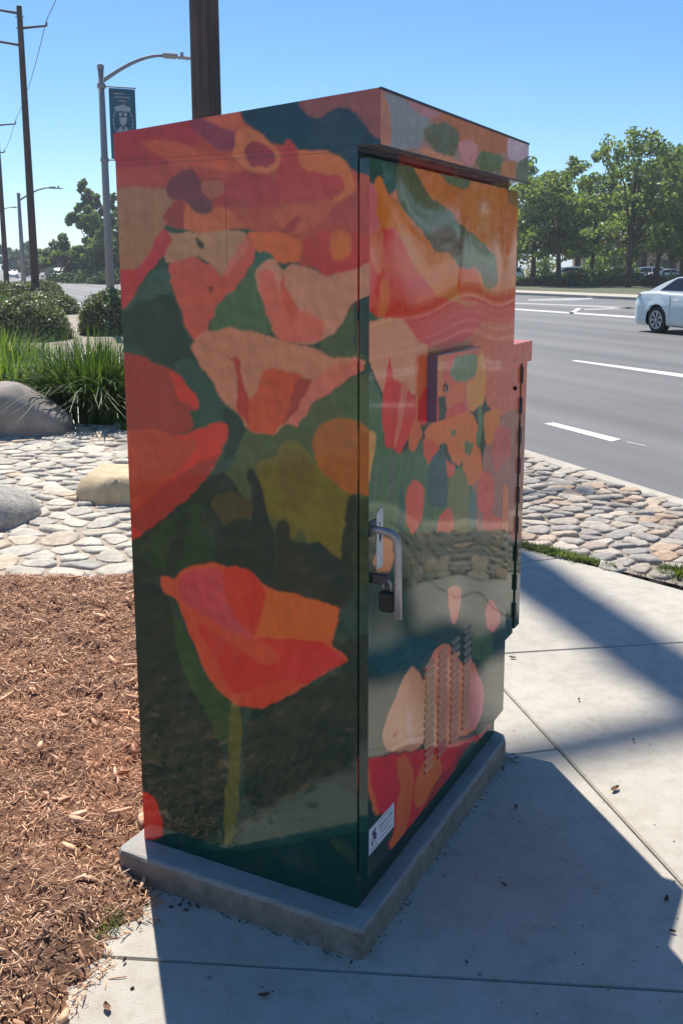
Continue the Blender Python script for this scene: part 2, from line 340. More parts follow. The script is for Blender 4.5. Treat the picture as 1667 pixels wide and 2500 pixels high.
def slab(poly,gap=.0024):
    p=inset(poly,gap)
    if len(p)<3:return
    q=inset(p,.005)
    if len(q)<3:return
    k=len(p)
    if len(q)!=k: q=[(p[i][0]*.995+sum(a for a,_ in p)/k*.005,p[i][1]*.995+sum(b for _,b in p)/k*.005) for i in range(k)]
    ar=sum(p[i][0]*p[(i+1)%k][1]-p[(i+1)%k][0]*p[i][1] for i in range(k))
    if ar<0:p=p[::-1];q=q[::-1]
    # match ring start
    j=min(range(k),key=lambda j:sum((p[i][0]-q[(i+j)%k][0])**2+(p[i][1]-q[(i+j)%k][1])**2 for i in range(k))); q=q[j:]+q[:j]
    v=[(x,y,-.1) for x,y in p]+[(x,y,-.006) for x,y in p]+[(x,y,0) for x,y in q]
    f=[tuple(range(2*k,3*k))]
    for r in(0,1):
        for i in range(k):
            a=r*k+i;b=r*k+(i+1)%k; f.append((a,b,b+k,a+k))
    link('slab',mesh('slab',v,f,M['concrete']),walk)
def bands(poly,cuts):
    for p,d in cuts:
        up=clip(poly,p,d,1); poly=clip(poly,p,d,-1)
        if len(up)>2:yield up
    if len(poly)>2:yield poly
right=clip(dom,A0,Ad,1); left=clip(dom,A0,Ad,-1)
for pc in bands(right,[((.87,4.85),(.93,.36)),((.888,3.687),(.988,.152)),((.9,1.80),(.997,-.083)),((.9,.3),(1,-.08)),((1,-1.5),(1,-.08)),((1,-3),(1,-.08)),((1,-4.5),(1,-.08))]):slab(pc)
for pc in bands(left,[((0,4.2),(.98,.15)),((.548,2.836),(.97,.23)),((.043,1.866),(.9966,-.0829)),((0,.4),(1,-.08)),((0,-1.1),(1,-.08)),((0,-2.6),(1,-.08)),((0,-4.1),(1,-.08))]):slab(pc)
# ------------------------------------------------------------ cobbles set in mortar
def cobbles(name,region,pitch,mat_,mort,kk=(1.25,.8),amp=1.0,limit=300,near=(0,3),zb=-.012):
    xs=[p[0] for p in region];ys=[p[1] for p in region]
    root=empty(name); tag(root,kind='structure')
    mb=MB(); mb.poly([(x,y,zb) for x,y in region]); bed=mb.build('mortar_bed',mort,root)
    def inside(x,y):
        c=False;k=len(region)
        for i in range(k):
            x1,y1=region[i];x2,y2=region[(i+1)%k]
            if (y1>y)!=(y2>y) and x<(x2-x1)*(y-y1)/(y2-y1)+x1:c=not c
        return c
    px_,py_=pitch*kk[0],pitch*kk[1]
    pts={};r=random.Random(5)
    ni=int((max(xs)-min(xs))/px_)+2; nj=int((max(ys)-min(ys))/py_)+2
    for i in range(-1,ni+1):
        for j in range(-1,nj+1):
            if r.random()<.06: continue
            pts[(i,j)]=(min(xs)+(i+.5*(j%2)+r.uniform(-.36,.36))*px_,min(ys)+(j+r.uniform(-.36,.36))*py_)
    cells=[]
    for (i,j),(x,y) in pts.items():
        if not inside(x,y):continue
        poly=[(x-2*px_,y-2*px_),(x+2*px_,y-2*px_),(x+2*px_,y+2*px_),(x-2*px_,y+2*px_)]
        for di in range(-3,4):
            for dj in range(-3,4):
                q=pts.get((i+di,j+dj))
                if q is None or (di==0 and dj==0):continue
                mx,my=(x+q[0])/2,(y+q[1])/2; d=(-(q[1]-y),q[0]-x)
                poly=clip(poly,(mx,my),d,1)
                if len(poly)<3:break
            if len(poly)<3:break
        if len(poly)<3:continue
        poly=inset(poly,pitch*.035)
        if len(poly)>=3: cells.append(((x-near[0])**2+(y-near[1])**2,x,y,poly))
    cells.sort(key=lambda c:c[0])
    sv=[];sf=[]
    for ci,(d,x,y,poly) in enumerate(cells):
        # round the outline: 12 points around the middle
        cx=sum(p[0] for p in poly)/len(poly);cy=sum(p[1] for p in poly)/len(poly)
        ring=[]
        K=12
        for a in range(K):
            th=2*math.pi*(a+.5*r.random())/K; dx,dy=math.cos(th),math.sin(th); best=9
            for e in range(len(poly)):
                p,q=poly[e],poly[(e+1)%len(poly)]; ex,ey=q[0]-p[0],q[1]-p[1]; den=dx*ey-dy*ex
                if abs(den)<1e-9:continue
                t=((p[0]-cx)*ey-(p[1]-cy)*ex)/den; s=((p[0]-cx)*dy-(p[1]-cy)*dx)/den
                if t>0 and -1e-6<=s<=1+1e-6:best=min(best,t)
            mr=pitch*.6
            best=best if best<mr else mr+(best-mr)*.55
            ring.append((dx*best*r.uniform(.9,1.0),dy*best*r.uniform(.9,1.0)))
        h=pitch*amp*r.uniform(.10,.26); tx,ty=r.uniform(-.12,.12),r.uniform(-.16,.16)
        v=[(px1,py1,-.03) for px1,py1 in ring]+[(px1,py1,h*.22+r.uniform(0,.003)) for px1,py1 in ring]
        v+=[(px1*.84,py1*.84,h*.9*r.uniform(.7,1.2)+px1*tx+py1*ty) for px1,py1 in ring]
        v+=[(px1*.5,py1*.5,h*1.0*r.uniform(.82,1.15)+px1*.5*tx+py1*.5*ty) for px1,py1 in ring]+[(0,0,h*r.uniform(.95,1.1))]
        f=[]
        for q in range(3):
            for a in range(K):
                b_=(a+1)%K; f.append((q*K+a,q*K+b_,(q+1)*K+b_,(q+1)*K+a))
        f+=[(3*K+a,3*K+(a+1)%K,4*K) for a in range(K)]
        if ci<limit:
            link('stone',mesh('stone',v,f,mat_,True),root,(cx,cy,zb+.004))
        else:
            n0=len(sv); sv+=[(a+cx,b_+cy,c+zb+.004) for a,b_,c in v]; sf+=[tuple(n0+i for i in q) for q in f]
    if sv: tag(link('stones',mesh('stones',sv,sf,mat_,True),root),kind='stuff')
    return root
top=[G(u,v) for u,v in((-60,1420),(330,1409))]
kb=[rw(t,4.22)[:2] for t in(-4.5,-1.5,2,5,8,14)]
cobbles('cobble_bed',[(-4.6,4.62),(-1.44,4.58),(-.25,4.6),(.1,6.1),(-.6,9.4),(-4.6,9.6)],.20,M['stone'],M['mortar'],(1.15,.62),.30,near=(-1.5,4.4))
cobbles('cobbled_strip',[(3.62,-3.0),(3.5,-2.3),(3.32,0),(3.03,1.5),(2.78,2.4),(2.43,3.2),(1.98,3.92),(1.58,4.47),(1.26,4.80),(.94,5.17),(.12,6.25)]+[rw(t,4.22)[:2] for t in(8.5,6,3,0,-3,-6)],.17,M['stone_b'],M['mortar_b'],(1.05,.55),.42,near=(1.4,5.5),zb=-.004,limit=300)
# ------------------------------------------------------------ cabinet frame
AR=math.radians(26.87); Rv=Vector((math.sin(AR),math.cos(AR),0)); Lv=Vector((-Rv.y,Rv.x,0)); CB=Vector((.00464,1.9782,.073))
CROT=math.atan2(Rv.y,Rv.x)
def cab(b,a,z=0): p=CB+Rv*b+Lv*a; return (p.x,p.y,p.z+z)
# plinth
pl=MB(); xs=[-.068,-.05,.2,.45,.7,.955,.975]; 
def plinth_v(b0,b1,a0,a1):
    out=[];bt=[]
    c=.012; r=.05
    base=[(b0+c,a0),(b1-r,a0),(b1-.015,a0+.015),(b1,a0+r),(b1,a1-c),(b1-c,a1),(b0+c,a1),(b0,a1-c),(b0,a0+c)]
    # subdivide long sides for a slightly uneven cast edge
    res=[]
    for i in range(len(base)):
        p,q=base[i],base[(i+1)%len(base)]; n_=max(1,int(math.hypot(q[0]-p[0],q[1]-p[1])/.03))
        for k in range(n_): res.append((p[0]+(q[0]-p[0])*k/n_,p[1]+(q[1]-p[1])*k/n_))
    return res
ring=plinth_v(-.068,.975,-.046,.64); k=len(ring); rr=random.Random(3)
cx=.45;cy=.3
def sc(p,e): 
    dx,dy=p[0]-cx,p[1]-cy; l=math.hypot(dx,dy); return (p[0]-dx/l*e,p[1]-dy/l*e)
V=[];F=[]
jit=[rr.uniform(-.0015,.0015) for _ in ring]
for e,z in((0,-.09),(0,-.062),(.001,-.008),(.005,-.002),(.011,0)):
    for i,p in enumerate(ring):
        q=sc(p,e+jit[i]+rr.uniform(-.0006,.0006)); V.append((q[0],q[1],z+(rr.uniform(-.0008,.0008) if -.06<z<0 else 0)))
for r_ in range(4):
    for i in range(k): F.append((r_*k+i,r_*k+(i+1)%k,(r_+1)*k+(i+1)%k,(r_+1)*k+i))
F.append(tuple(4*k+i for i in range(k)))
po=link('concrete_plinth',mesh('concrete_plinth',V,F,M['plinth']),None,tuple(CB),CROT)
tag(po,'low grey cast concrete plinth under the painted cabinet','plinth')
# ------------------------------------------------------------ printed wrap
ART={'S':[((130, 60, 50),[646,1812,391,1820,269,1826,220,1761,139,1733,-62,1671,-63,1497,-21,1497,61,1483,129,1507,183,1525,233,1575,267,1579,479,1583,645,1677]),
((125, 46, 52),[637,1807,391,1820,366,1780,440,1720,642,1714]),
((142, 68, 50),[536,1774,484,1775,429,1766,332,1729,180,1688,307,1700,441,1717,486,1744]),
((105, 50, 62),[391,1820,279,1778,289,1738,332,1743,366,1777,397,1796]),
((142, 74, 58),[330,1816,265,1825,262,1791,279,1777,339,1799,365,1810]),
((42, 52, 66),[273,1826,130,1832,106,1798,87,1792,59,1808,29,1810,2,1797,-24,1764,-68,1748,-69,1671,-42,1672,-17,1680,6,1691,21,1714,48,1730,79,1730,99,1728,131,1740,155,1758,179,1752,204,1754,220,1772,236,1790,262,1795]),
((106, 66, 68),[134,1823,129,1845,-53,1853,-90,1744,-42,1746,-2,1794,21,1808,52,1807,87,1792,114,1805]),
((150, 88, 60),[279,1775,262,1791,236,1786,212,1764,196,1753,179,1735,176,1701,209,1691,238,1697,272,1709,297,1731,288,1748]),
((115, 45, 55),[265,1740,258,1753,241,1756,221,1751,196,1743,189,1726,192,1709,209,1700,228,1709,238,1704,255,1715]),
((150, 84, 50),[135,1733,99,1730,68,1731,40,1718,14,1694,2,1654,29,1632,60,1629,29,1675,80,1690,127,1692]),
((136, 52, 50),[176,1725,167,1755,155,1759,141,1743,133,1723,131,1693,80,1687,41,1684,27,1668,33,1649,60,1633,181,1626,189,1661]),
((126, 50, 50),[316,1686,264,1705,180,1681,181,1633,190,1626,249,1624,313,1637]),
((140, 68, 52),[198,1616,140,1632,45,1632,-2,1647,14,1628,100,1580,157,1570,178,1574,186,1599]),
((120, 46, 46),[186,1571,157,1591,132,1606,122,1601,145,1580,170,1571]),
((128, 56, 54),[45,1629,2,1651,-39,1659,-62,1567,21,1575,76,1581,100,1578]),
((136, 48, 48),[121,1563,76,1579,21,1578,-21,1561,-62,1550,-63,1494,22,1494,73,1483,109,1500,129,1542]),
((146, 75, 45),[61,1572,21,1577,12,1554,22,1517,57,1514,65,1552]),
((152, 76, 40),[258,1575,178,1574,129,1556,129,1514,167,1507,200,1522,238,1536,259,1565]),
((120, 86, 70),[640,1677,470,1674,446,1644,477,1620,472,1586,494,1575,520,1531,555,1497,645,1493]),
((142, 76, 55),[432,1585,422,1618,407,1643,385,1625,313,1626,254,1579,337,1582,400,1572]),
((92, 40, 55),[468,1663,456,1692,427,1710,395,1705,374,1685,366,1656,340,1638,354,1617,394,1621,411,1643,453,1648]),
((112, 40, 50),[485,1614,448,1641,418,1644,423,1582,460,1588]),
((82, 40, 55),[407,1647,353,1642,344,1623,367,1613,399,1623]),
((122, 72, 62),[376,1682,316,1682,317,1658,335,1648,353,1645,375,1660]),
((120, 45, 48),[344,1648,313,1655,278,1650,305,1624,340,1636]),
((130, 97, 82),[479,1579,437,1575,391,1570,337,1584,254,1572,251,1529,313,1475,331,1471,348,1508,402,1530,473,1508,481,1530]),
((50, 50, 48),[396,1568,369,1553,370,1541,388,1546]),
((136, 48, 55),[479,1586,458,1567,472,1538,506,1504,547,1466,584,1415,651,1402,655,1496,560,1497,520,1531,499,1568]),
((142, 66, 60),[475,1508,402,1530,375,1511,348,1508,322,1475,267,1570,250,1565,233,1536,287,1464,342,1423,361,1382,362,1348,400,1331,422,1365,452,1444]),
((146, 82, 76),[294,1529,267,1568,252,1557,268,1526,313,1482,324,1489]),
((95, 40, 42),[366,1460,343,1460,354,1447]),
((50, 68, 66),[485,1512,464,1489,459,1440,549,1431,600,1403,652,1390,584,1419,547,1462]),
((18, 38, 43),[657,1378,580,1404,529,1432,485,1445,452,1436,444,1399,410,1320,384,1252,468,1286,526,1292,554,1322,655,1334]),
((60, 78, 62),[238,1522,225,1535,200,1529,194,1516,230,1500,235,1446,219,1421,198,1360,281,1365,362,1365,351,1415,287,1464]),
((50, 72, 68),[238,1525,225,1535,200,1529,194,1518,225,1507,247,1500]),
((142, 98, 86),[240,1482,234,1504,208,1518,189,1518,173,1493,158,1507,129,1507,109,1497,73,1483,22,1494,-21,1507,-62,1514,-63,1453,-21,1446,10,1432,42,1383,70,1354,111,1342,186,1353,203,1371,227,1436,235,1457]),
((152, 78, 72),[230,1490,200,1497,184,1458,164,1408,130,1416,70,1389,82,1346,186,1350,207,1386,227,1439]),
((146, 66, 60),[179,1493,163,1458,135,1409,152,1387,176,1422]),
((58, 68, 54),[-63,1450,-64,1331,-14,1322,30,1323,62,1314,94,1339,42,1383,10,1430]),
((34, 50, 52),[10,1435,-21,1446,-63,1450,-64,1310,-17,1322,6,1342]),
((46, 64, 58),[483,1291,327,1211,274,1164,294,1070,340,1058,450,913,661,801,658,845,367,1103,439,1215]),
((42, 62, 60),[469,1286,416,1313,327,1203,278,1156,303,1085,340,1066,329,1126,337,1164,408,1153,396,1202,437,1258]),
((24, 40, 46),[336,1202,291,1190,276,1157,293,1109,331,1067,324,1130]),
((62, 72, 54),[278,1156,217,1138,168,1172,143,1166,105,1221,-59,1315,-61,994,86,900,281,874,372,943,369,1023,312,1068,283,1133]),
((142, 94, 80),[415,1333,386,1356,358,1368,295,1370,230,1363,166,1349,91,1337,59,1315,31,1321,3,1329,-20,1313,-13,1295,11,1280,63,1248,105,1221,126,1186,143,1166,168,1178,190,1155,217,1140,247,1147,274,1157,291,1190,336,1214,371,1269,402,1306]),
((150, 82, 74),[104,1275,63,1295,3,1326,-18,1306,-9,1291,63,1248,105,1221,143,1166,168,1176]),
((146, 62, 44),[227,1288,167,1287,125,1274,142,1226,186,1163,216,1141,274,1157,268,1207,236,1250]),
((130, 46, 48),[319,1306,292,1314,280,1278,276,1244,261,1226,267,1161,289,1186,299,1231,289,1266,302,1299]),
((120, 42, 45),[142,1270,121,1274,104,1275,129,1230,155,1192,181,1171,164,1210]),
((118, 28, 36),[637,1309,581,1307,546,1304,513,1286,474,1280,446,1258,410,1225,396,1206,399,1192,421,1185,408,1147,491,1113,648,1117]),
((152, 38, 46),[479,1276,451,1262,401,1218,397,1199,411,1190,425,1201,453,1207,466,1241]),
((150, 34, 28),[648,1117,510,1135,471,1118,408,1143,346,1165,321,1161,322,1138,339,1097,369,1047,474,935,504,923,590,837,660,810]),
((138, 56, 38),[648,1121,505,1138,467,1115,409,1119,398,1100,480,1025,532,982,601,933,655,905]),
((160, 38, 28),[408,1139,365,1158,328,1164,322,1138,367,1087,445,1044,480,1025,400,1100]),
((124, 27, 24),[607,924,532,982,445,1044,368,1083,339,1097,378,1039,469,940,499,928,552,884,599,878]),
((84, 80, 36),[244,1096,196,1093,189,1122,173,1134,143,1137,118,1113,85,1086,23,1058,11,1026,32,888,69,906,103,925,122,918,135,946,146,941,155,908,181,911,189,953,220,957,232,1014,250,1043]),
((84, 74, 42),[191,1118,126,1116,93,1059,115,981,171,986,192,1041]),
((122, 74, 42),[109,1147,84,1178,43,1197,3,1191,-29,1172,-68,1161,-60,1096,-45,1032,11,1037,36,1042,85,1078,105,1117]),
((86, 80, 30),[128,1010,85,1041,31,1050,40,891,73,909,103,929,128,964]),
((20, 42, 48),[276,1060,253,1068,232,1014,220,957,198,924,219,762,283,793,270,915,260,995]),
((24, 40, 42),[660,823,499,928,340,1066,278,993,370,1003,386,819,536,780,665,735]),
((60, 58, 38),[371,987,333,1003,296,1005,260,988,260,964,307,935,344,930,372,959]),
((38, 56, 40),[606,830,537,882,504,923,474,931,419,974,385,970,369,903,361,830,454,813,490,782,555,811]),
((30, 48, 44),[344,930,260,960,239,919,217,882,236,808,333,834,326,908]),
((14, 34, 42),[459,941,427,951,453,859,480,792,511,784,498,845]),
((14, 35, 42),[387,982,367,968,344,938,324,908,338,817,371,829,362,891,386,941]),
((42, 42, 44),[202,951,171,965,155,906,124,918,65,903,3,835,24,778,109,772,219,786,199,865]),
((12, 36, 48),[124,914,94,924,69,906,3,866,3,820,44,829,95,848]),
((36, 37, 43),[25,1030,3,1038,3,949,11,842,44,860]),
((45, 56, 35),[3,1031,-37,1028,-61,1027,-62,845,3,824,13,853]),
((14, 28, 34),[627,770,510,754,485,683,455,535,346,392,477,304,636,336]),
((30, 48, 42),[604,436,456,490,347,381,353,176,486,67,621,101]),
((22, 40, 42),[295,491,131,579,-82,700,-85,298,66,384,302,213]),
((10, 44, 42),[200,522,65,623,32,609,43,525,132,505]),
((24, 34, 36),[64,693,-81,759,-82,622,22,621]),
((44, 64, 34),[484,704,450,645,403,556,355,522,295,497,315,410,346,394,383,406,406,478,461,533,486,617]),
((74, 76, 34),[335,504,298,501,308,368,318,197,355,106,362,196,339,360]),
((168, 76, 58),[527,779,502,786,481,778,457,805,419,825,370,836,334,833,310,839,263,831,227,797,196,794,162,795,96,784,39,782,56,725,64,691,32,679,22,663,65,633,109,604,154,564,200,533,247,504,313,498,361,518,403,567,450,667,479,735,510,741]),
((150, 60, 68),[477,765,457,792,407,820,346,825,340,796,330,756,290,694,256,657,315,664,386,694,454,718]),
((184, 62, 22),[342,827,322,837,275,836,241,811,228,777,245,723,261,679,290,694,330,740,344,785]),
((188, 94, 38),[227,789,184,796,129,791,39,781,58,725,70,697,130,692,197,682,255,678,252,711,228,767]),
((160, 36, 30),[424,682,375,682,291,661,197,682,86,698,24,663,75,631,142,581,223,565,294,532,328,525,371,595]),
((176, 72, 55),[482,732,450,712,412,663,359,581,321,520,343,511,391,564,440,647]),
((172, 70, 54),[450,718,386,697,314,674,232,663,189,645,196,626,245,612,315,646,399,673]),
((188, 50, 24),[244,675,152,690,97,692,130,659,187,640,198,654]),
((166, 50, 56),[153,662,64,683,22,663,76,626,142,595,199,586,176,627]),
((166, 62, 48),[312,520,258,553,199,584,131,594,200,533,247,504,307,499]),
((8, 32, 34),[651,55,539,88,355,106,135,204,-85,298,-87,65,657,-58]),
((36, 48, 32),[273,136,228,155,250,91,268,68]),
((48, 56, 36),[78,226,33,238,3,193,9,175,44,197]),
((160, 44, 20),[644,197,581,205,552,168,541,123,552,89,623,61]),
],
'F':[((150, 92, 66),[-53,1750,1158,1778,1240,1102,-53,1252]),
((86, 90, 80),[340,1713,577,1718,542,1687,437,1689]),
((105, 85, 68),[842,1725,1032,1732,1038,1677,870,1665]),
((54, 68, 66),[-64,1715,153,1716,153,1679,89,1643,58,1672,27,1677,19,1662,-64,1660]),
((80, 80, 68),[126,1714,207,1716,265,1682,311,1657,407,1640,511,1602,665,1565,782,1527,789,1447,683,1445,655,1489,610,1502,499,1499,445,1536,346,1537,284,1571,239,1592,155,1621,128,1651]),
((80, 82, 68),[141,1641,209,1648,296,1639,282,1608,210,1602]),
((88, 74, 70),[298,1585,392,1603,513,1571,569,1544,480,1530,346,1543]),
((178, 102, 52),[21,1667,33,1680,54,1679,89,1649,155,1618,217,1591,284,1568,346,1537,428,1532,490,1505,503,1426,383,1427,303,1461,242,1502,197,1563,129,1580,34,1582]),
((176, 95, 106),[-53,1666,-2,1668,27,1660,41,1635,28,1597,59,1585,-1,1563,-53,1561]),
((170, 62, 56),[-64,1561,-1,1563,65,1580,116,1582,163,1562,213,1507,272,1485,350,1437,559,1409,579,1382,146,1392,36,1402,-64,1432]),
((188, 98, 76),[-7,1565,65,1580,72,1507,41,1486,8,1512]),
((182, 52, 50),[71,1565,109,1584,142,1575,177,1535,59,1533]),
((172, 72, 46),[66,1515,191,1510,272,1482,185,1480,66,1481]),
((188, 96, 44),[57,1486,98,1475,86,1403,36,1400,48,1444]),
((180, 82, 58),[490,1499,600,1502,672,1455,680,1418,522,1416,493,1446]),
((152, 84, 66),[678,1442,1197,1455,1229,1189,627,1243,572,1346,682,1388]),
((168, 66, 66),[146,1397,522,1407,696,1408,729,1382,583,1326,422,1311,307,1325,217,1348,160,1386]),
((175, 76, 66),[634,1429,1201,1423,1210,1351,721,1355,627,1390]),
((62, 82, 76),[-24,1420,36,1402,86,1397,74,1376,36,1384,-24,1405]),
((66, 84, 66),[-75,1335,63,1243,63,1170,84,1125,124,1113,166,1097,238,1097,284,1111,325,1045,445,983,507,1005,574,993,607,931,709,932,722,743,-76,950]),
((188, 130, 108),[-36,1389,6,1397,86,1396,159,1393,209,1368,246,1337,307,1330,309,1281,250,1218,191,1216,102,1238,63,1243,18,1293]),
((176, 90, 64),[232,1314,316,1302,315,1220,267,1156,283,1120,242,1093,201,1097,207,1149,244,1174]),
((196, 62, 60),[104,1321,116,1265,162,1251,205,1232,239,1220,240,1163,194,1122,160,1096,124,1115,84,1125,63,1170,61,1240,82,1260,88,1301]),
((198, 108, 92),[169,1262,198,1239,174,1183,141,1116,127,1121,149,1216]),
((160, 50, 46),[250,1203,311,1233,326,1145,283,1142,252,1158]),
((150, 84, 74),[683,1304,1217,1292,1252,998,718,1111]),
((120, 86, 82),[704,1013,830,1078,934,1098,1247,1041,1301,594,614,807,625,962,708,947]),
((150, 84, 74),[347,1321,704,1303,717,1126,362,1146]),
((165, 80, 70),[348,1302,427,1296,430,1214,351,1222]),
((90, 102, 84),[422,1294,575,1291,574,1232,487,1223,425,1232,378,1250]),
((168, 116, 68),[496,1219,570,1225,580,1288,704,1292,716,1133,537,1139,506,1172]),
((168, 90, 64),[380,1219,443,1228,498,1211,480,1176,428,1161,381,1181]),
((152, 60, 58),[361,1168,480,1182,519,1138,362,1136]),
((180, 102, 54),[287,1123,322,1139,430,1137,537,1139,614,1128,668,1083,660,1038,611,1021,572,1028,526,998,470,1029,432,1078,348,1085,315,1103]),
((178, 100, 58),[548,1025,600,1040,681,1031,710,946,602,930,555,979]),
((182, 110, 54),[696,1114,760,1116,839,1110,842,1065,778,1022,724,1020]),
((165, 72, 58),[282,1117,398,1080,366,1053,325,1043,292,1075]),
((168, 74, 66),[425,1040,507,1005,474,973,436,1002]),
((84, 90, 70),[457,1105,493,1103,499,1086,467,1087]),
((82, 90, 66),[560,1062,629,1052,621,1027,597,1017,562,1033]),
((74, 92, 72),[631,1185,695,1128,699,1078,681,1031,640,1041,666,1100]),
((48, 72, 76),[365,1063,415,1077,429,1052,451,966,449,909,321,941,310,1016,333,1050]),
((88, 92, 66),[446,973,508,998,565,988,607,923,609,812,442,857]),
((150, 76, 70),[666,955,729,950,809,920,811,817,673,848]),
((150, 74, 70),[715,846,878,786,943,727,720,782]),
((142, 74, 72),[797,1064,951,1045,953,955,808,928,781,992]),
((176, 108, 76),[887,886,936,872,952,635,892,692]),
((74, 90, 92),[607,923,658,920,666,795,604,810]),
((190, 86, 76),[186,980,196,1008,218,1020,256,1018,287,1005,299,987,297,943,274,907,229,893,198,928]),
((192, 90, 72),[377,872,401,903,440,911,485,894,495,854,468,792,428,789,400,827]),
((74, 82, 76),[102,1113,134,1108,136,1020,112,984,89,995]),
((50, 74, 72),[157,1025,182,1020,180,914,145,918]),
((62, 80, 72),[11,1090,23,1091,11,967,-7,963]),
((154, 112, 70),[-76,1191,7,1173,38,1158,32,1131,-5,1046,-76,1061]),
((42, 58, 44),[-76,969,373,867,1145,686,1348,209,-76,726]),
((190, 126, 96),[73,929,120,915,128,870,118,840,41,859,18,885,47,918]),
((180, 112, 96),[486,707,532,715,602,684,599,641,550,554,464,580,460,676]),
((150, 76, 74),[764,617,860,565,940,482,846,452,757,561]),
((42, 58, 46),[-136,895,1452,485,1546,-226,-139,500]),
((182, 112, 96),[461,705,559,667,561,626,530,582,498,587,464,648]),
((146, 78, 78),[791,571,890,494,906,461,853,446,785,474,749,531]),
((20, 62, 64),[-44,752,185,666,407,569,329,562,275,536,-2,644]),  # teal band shaped like the mirrored pole shadow, reflection put into the print
((62, 74, 52),[647,513,825,460,835,328,652,438]),
((206, 144, 116),[71,467,98,505,170,548,204,568,234,573,279,538,317,504,326,315,91,418]),
((200, 122, 94),[303,502,330,538,387,560,458,550,512,514,571,447,640,447,704,378,727,316,723,190,482,264,319,319]),
((204, 150, 112),[303,506,369,527,392,427,388,291,319,319]),
((186, 110, 118),[642,402,743,345,775,259,716,202,617,233,635,326]),
((156, 118, 112),[201,495,228,457,267,351,221,380,206,447]),
((30, 52, 46),[-152,490,46,288,4,271,1,212,135,179,153,134,490,89,997,77,1021,-190,79,79,-6,58,-154,155]),
((152, 50, 42),[-72,465,14,442,319,319,717,174,863,151,866,111,721,126,532,119,425,114,268,132,179,119,145,135,98,185,144,186,134,275,69,272,30,329]),
((178, 54, 62),[-8,423,29,416,132,366,162,325,155,264,134,267,69,268,38,318,11,375]),
((172, 88, 44),[140,380,217,351,260,272,235,183,196,157,162,127,107,180,148,184,155,264,180,297]),
((182, 98, 40),[278,275,339,290,419,260,447,204,403,155,267,181,252,233]),
((124, 38, 34),[432,195,529,177,562,201,693,176,510,126,384,127,259,129,314,164]),
((34, 66, 54),[526,131,552,171,644,176,705,168,727,123,613,110]),
((120, 52, 46),[705,170,863,146,865,116,727,123]),
((176, 90, 60),[-47,456,3,435,18,371,65,278,34,295,-8,384]),
((44, 58, 34),[-7,205,54,184,63,142,32,127,5,140]),
((44, 50, 64),[-40,1713,200,1713,215,1760,-40,1760]),
((112, 48, 50),[205,1713,520,1713,560,1760,190,1760]),
((84, 56, 66),[540,1713,1020,1713,1020,1760,520,1760]),
],
'C':[((122, 96, 98),[-74,1852,1063,1885,1086,1698,-74,1699]),
((104, 108, 124),[11,1845,275,1852,247,1810,179,1739,12,1732]),
((138, 96, 92),[-24,1847,11,1838,38,1808,58,1741,-23,1723]),
((135, 96, 110),[90,1840,291,1843,402,1830,277,1811,177,1817]),
((138, 85, 68),[233,1811,368,1843,769,1854,795,1801,700,1785,563,1780,421,1778,395,1806,354,1821]),
((78, 82, 78),[205,1792,277,1811,354,1818,419,1809,421,1778,389,1751,310,1743,249,1762,213,1774]),
((155, 105, 118),[421,1789,489,1800,543,1794,545,1769,511,1739,440,1747,417,1768]),
((76, 84, 70),[554,1779,639,1788,764,1781,757,1744,585,1733,528,1750]),
((150, 132, 158),[769,1847,1002,1857,970,1811,877,1782,775,1782]),
((140, 90, 68),[732,1778,842,1778,835,1737,715,1734]),
((80, 88, 86),[843,1772,1018,1830,1028,1738,858,1732]),
((165, 112, 95),[165,1748,264,1753,440,1744,493,1734,280,1732]),
],
}

def chaikin(p,it=2):
    p=np.asarray(p,float)
    for _ in range(it):
        q=np.roll(p,-1,0); a=p*.82+q*.18; b=p*.18+q*.82; p=np.stack([a,b],1).reshape(-1,2)
    return p
def wob(X,Y,s,seed):
    r=np.random.default_rng(seed); o=np.zeros_like(X)
    for k in range(7):
        f=r.uniform(.5,2.2)/s; th=r.uniform(0,6.28); ph=r.uniform(0,6.28); o+=np.sin((X*np.cos(th)+Y*np.sin(th))*f*6.28+ph)/7**.5
    return o
GAIN={'S':(2.75,2.45,1.75),'F':(2.85,2.45,1.8),'C':(2.7,2.4,1.8)}
def paint(face,X,Y):
    """colour of the print at X,Y (mm) on a face"""
    Xw=X+wob(X,Y,75,1)*2.4+wob(X,Y,22,2)*.5; Yw=Y+wob(X,Y,75,3)*2.4+wob(X,Y,22,4)*.5
    out=np.zeros((X.size,3)); out[:]=lin((40,58,54)); Xf=Xw.ravel();Yf=Yw.ravel()
    for ci,(c,pp) in enumerate(ART[face]):
        P=chaikin(np.array(pp).reshape(-1,2)); mn=P.min(0);mx=P.max(0)
        idx=np.nonzero((Xf>=mn[0])&(Xf<=mx[0])&(Yf>=mn[1])&(Yf<=mx[1]))[0]
        if not len(idx):continue
        x=Xf[idx];y=Yf[idx];ins=np.zeros(len(idx),bool)
        x1,y1=P[:,0],P[:,1]; x2,y2=np.roll(x1,-1),np.roll(y1,-1)
        for i in range(len(P)):
            if y1[i]==y2[i]:continue
            cond=((y1[i]>y)!=(y2[i]>y))&(x<(x2[i]-x1[i])*(y-y1[i])/(y2[i]-y1[i])+x1[i]); ins^=cond
        out[idx[ins]]=lin(c)
    br=1+.06*wob(X,Y,70,9).ravel()+.035*wob(X*1.6,Y*.7,30,10).ravel()
    out*=br[:,None]
    out=TONE(face,out)
    return np.clip(np.maximum(out,np.array([.006,.050,.035] if face=='S' else [.008,.034,.027])),.008,.86)
def TONE(face,c):
    g=np.array(GAIN[face]); o=np.array(OFFS[face]); q=np.maximum(c-o,c*.3)*g; return q*np.minimum(1,.84/q.max(1))[:,None]
OFFS={'S':(.016,.009,.007),'F':(.028,.020,.019),'C':(.012,.016,.018)}

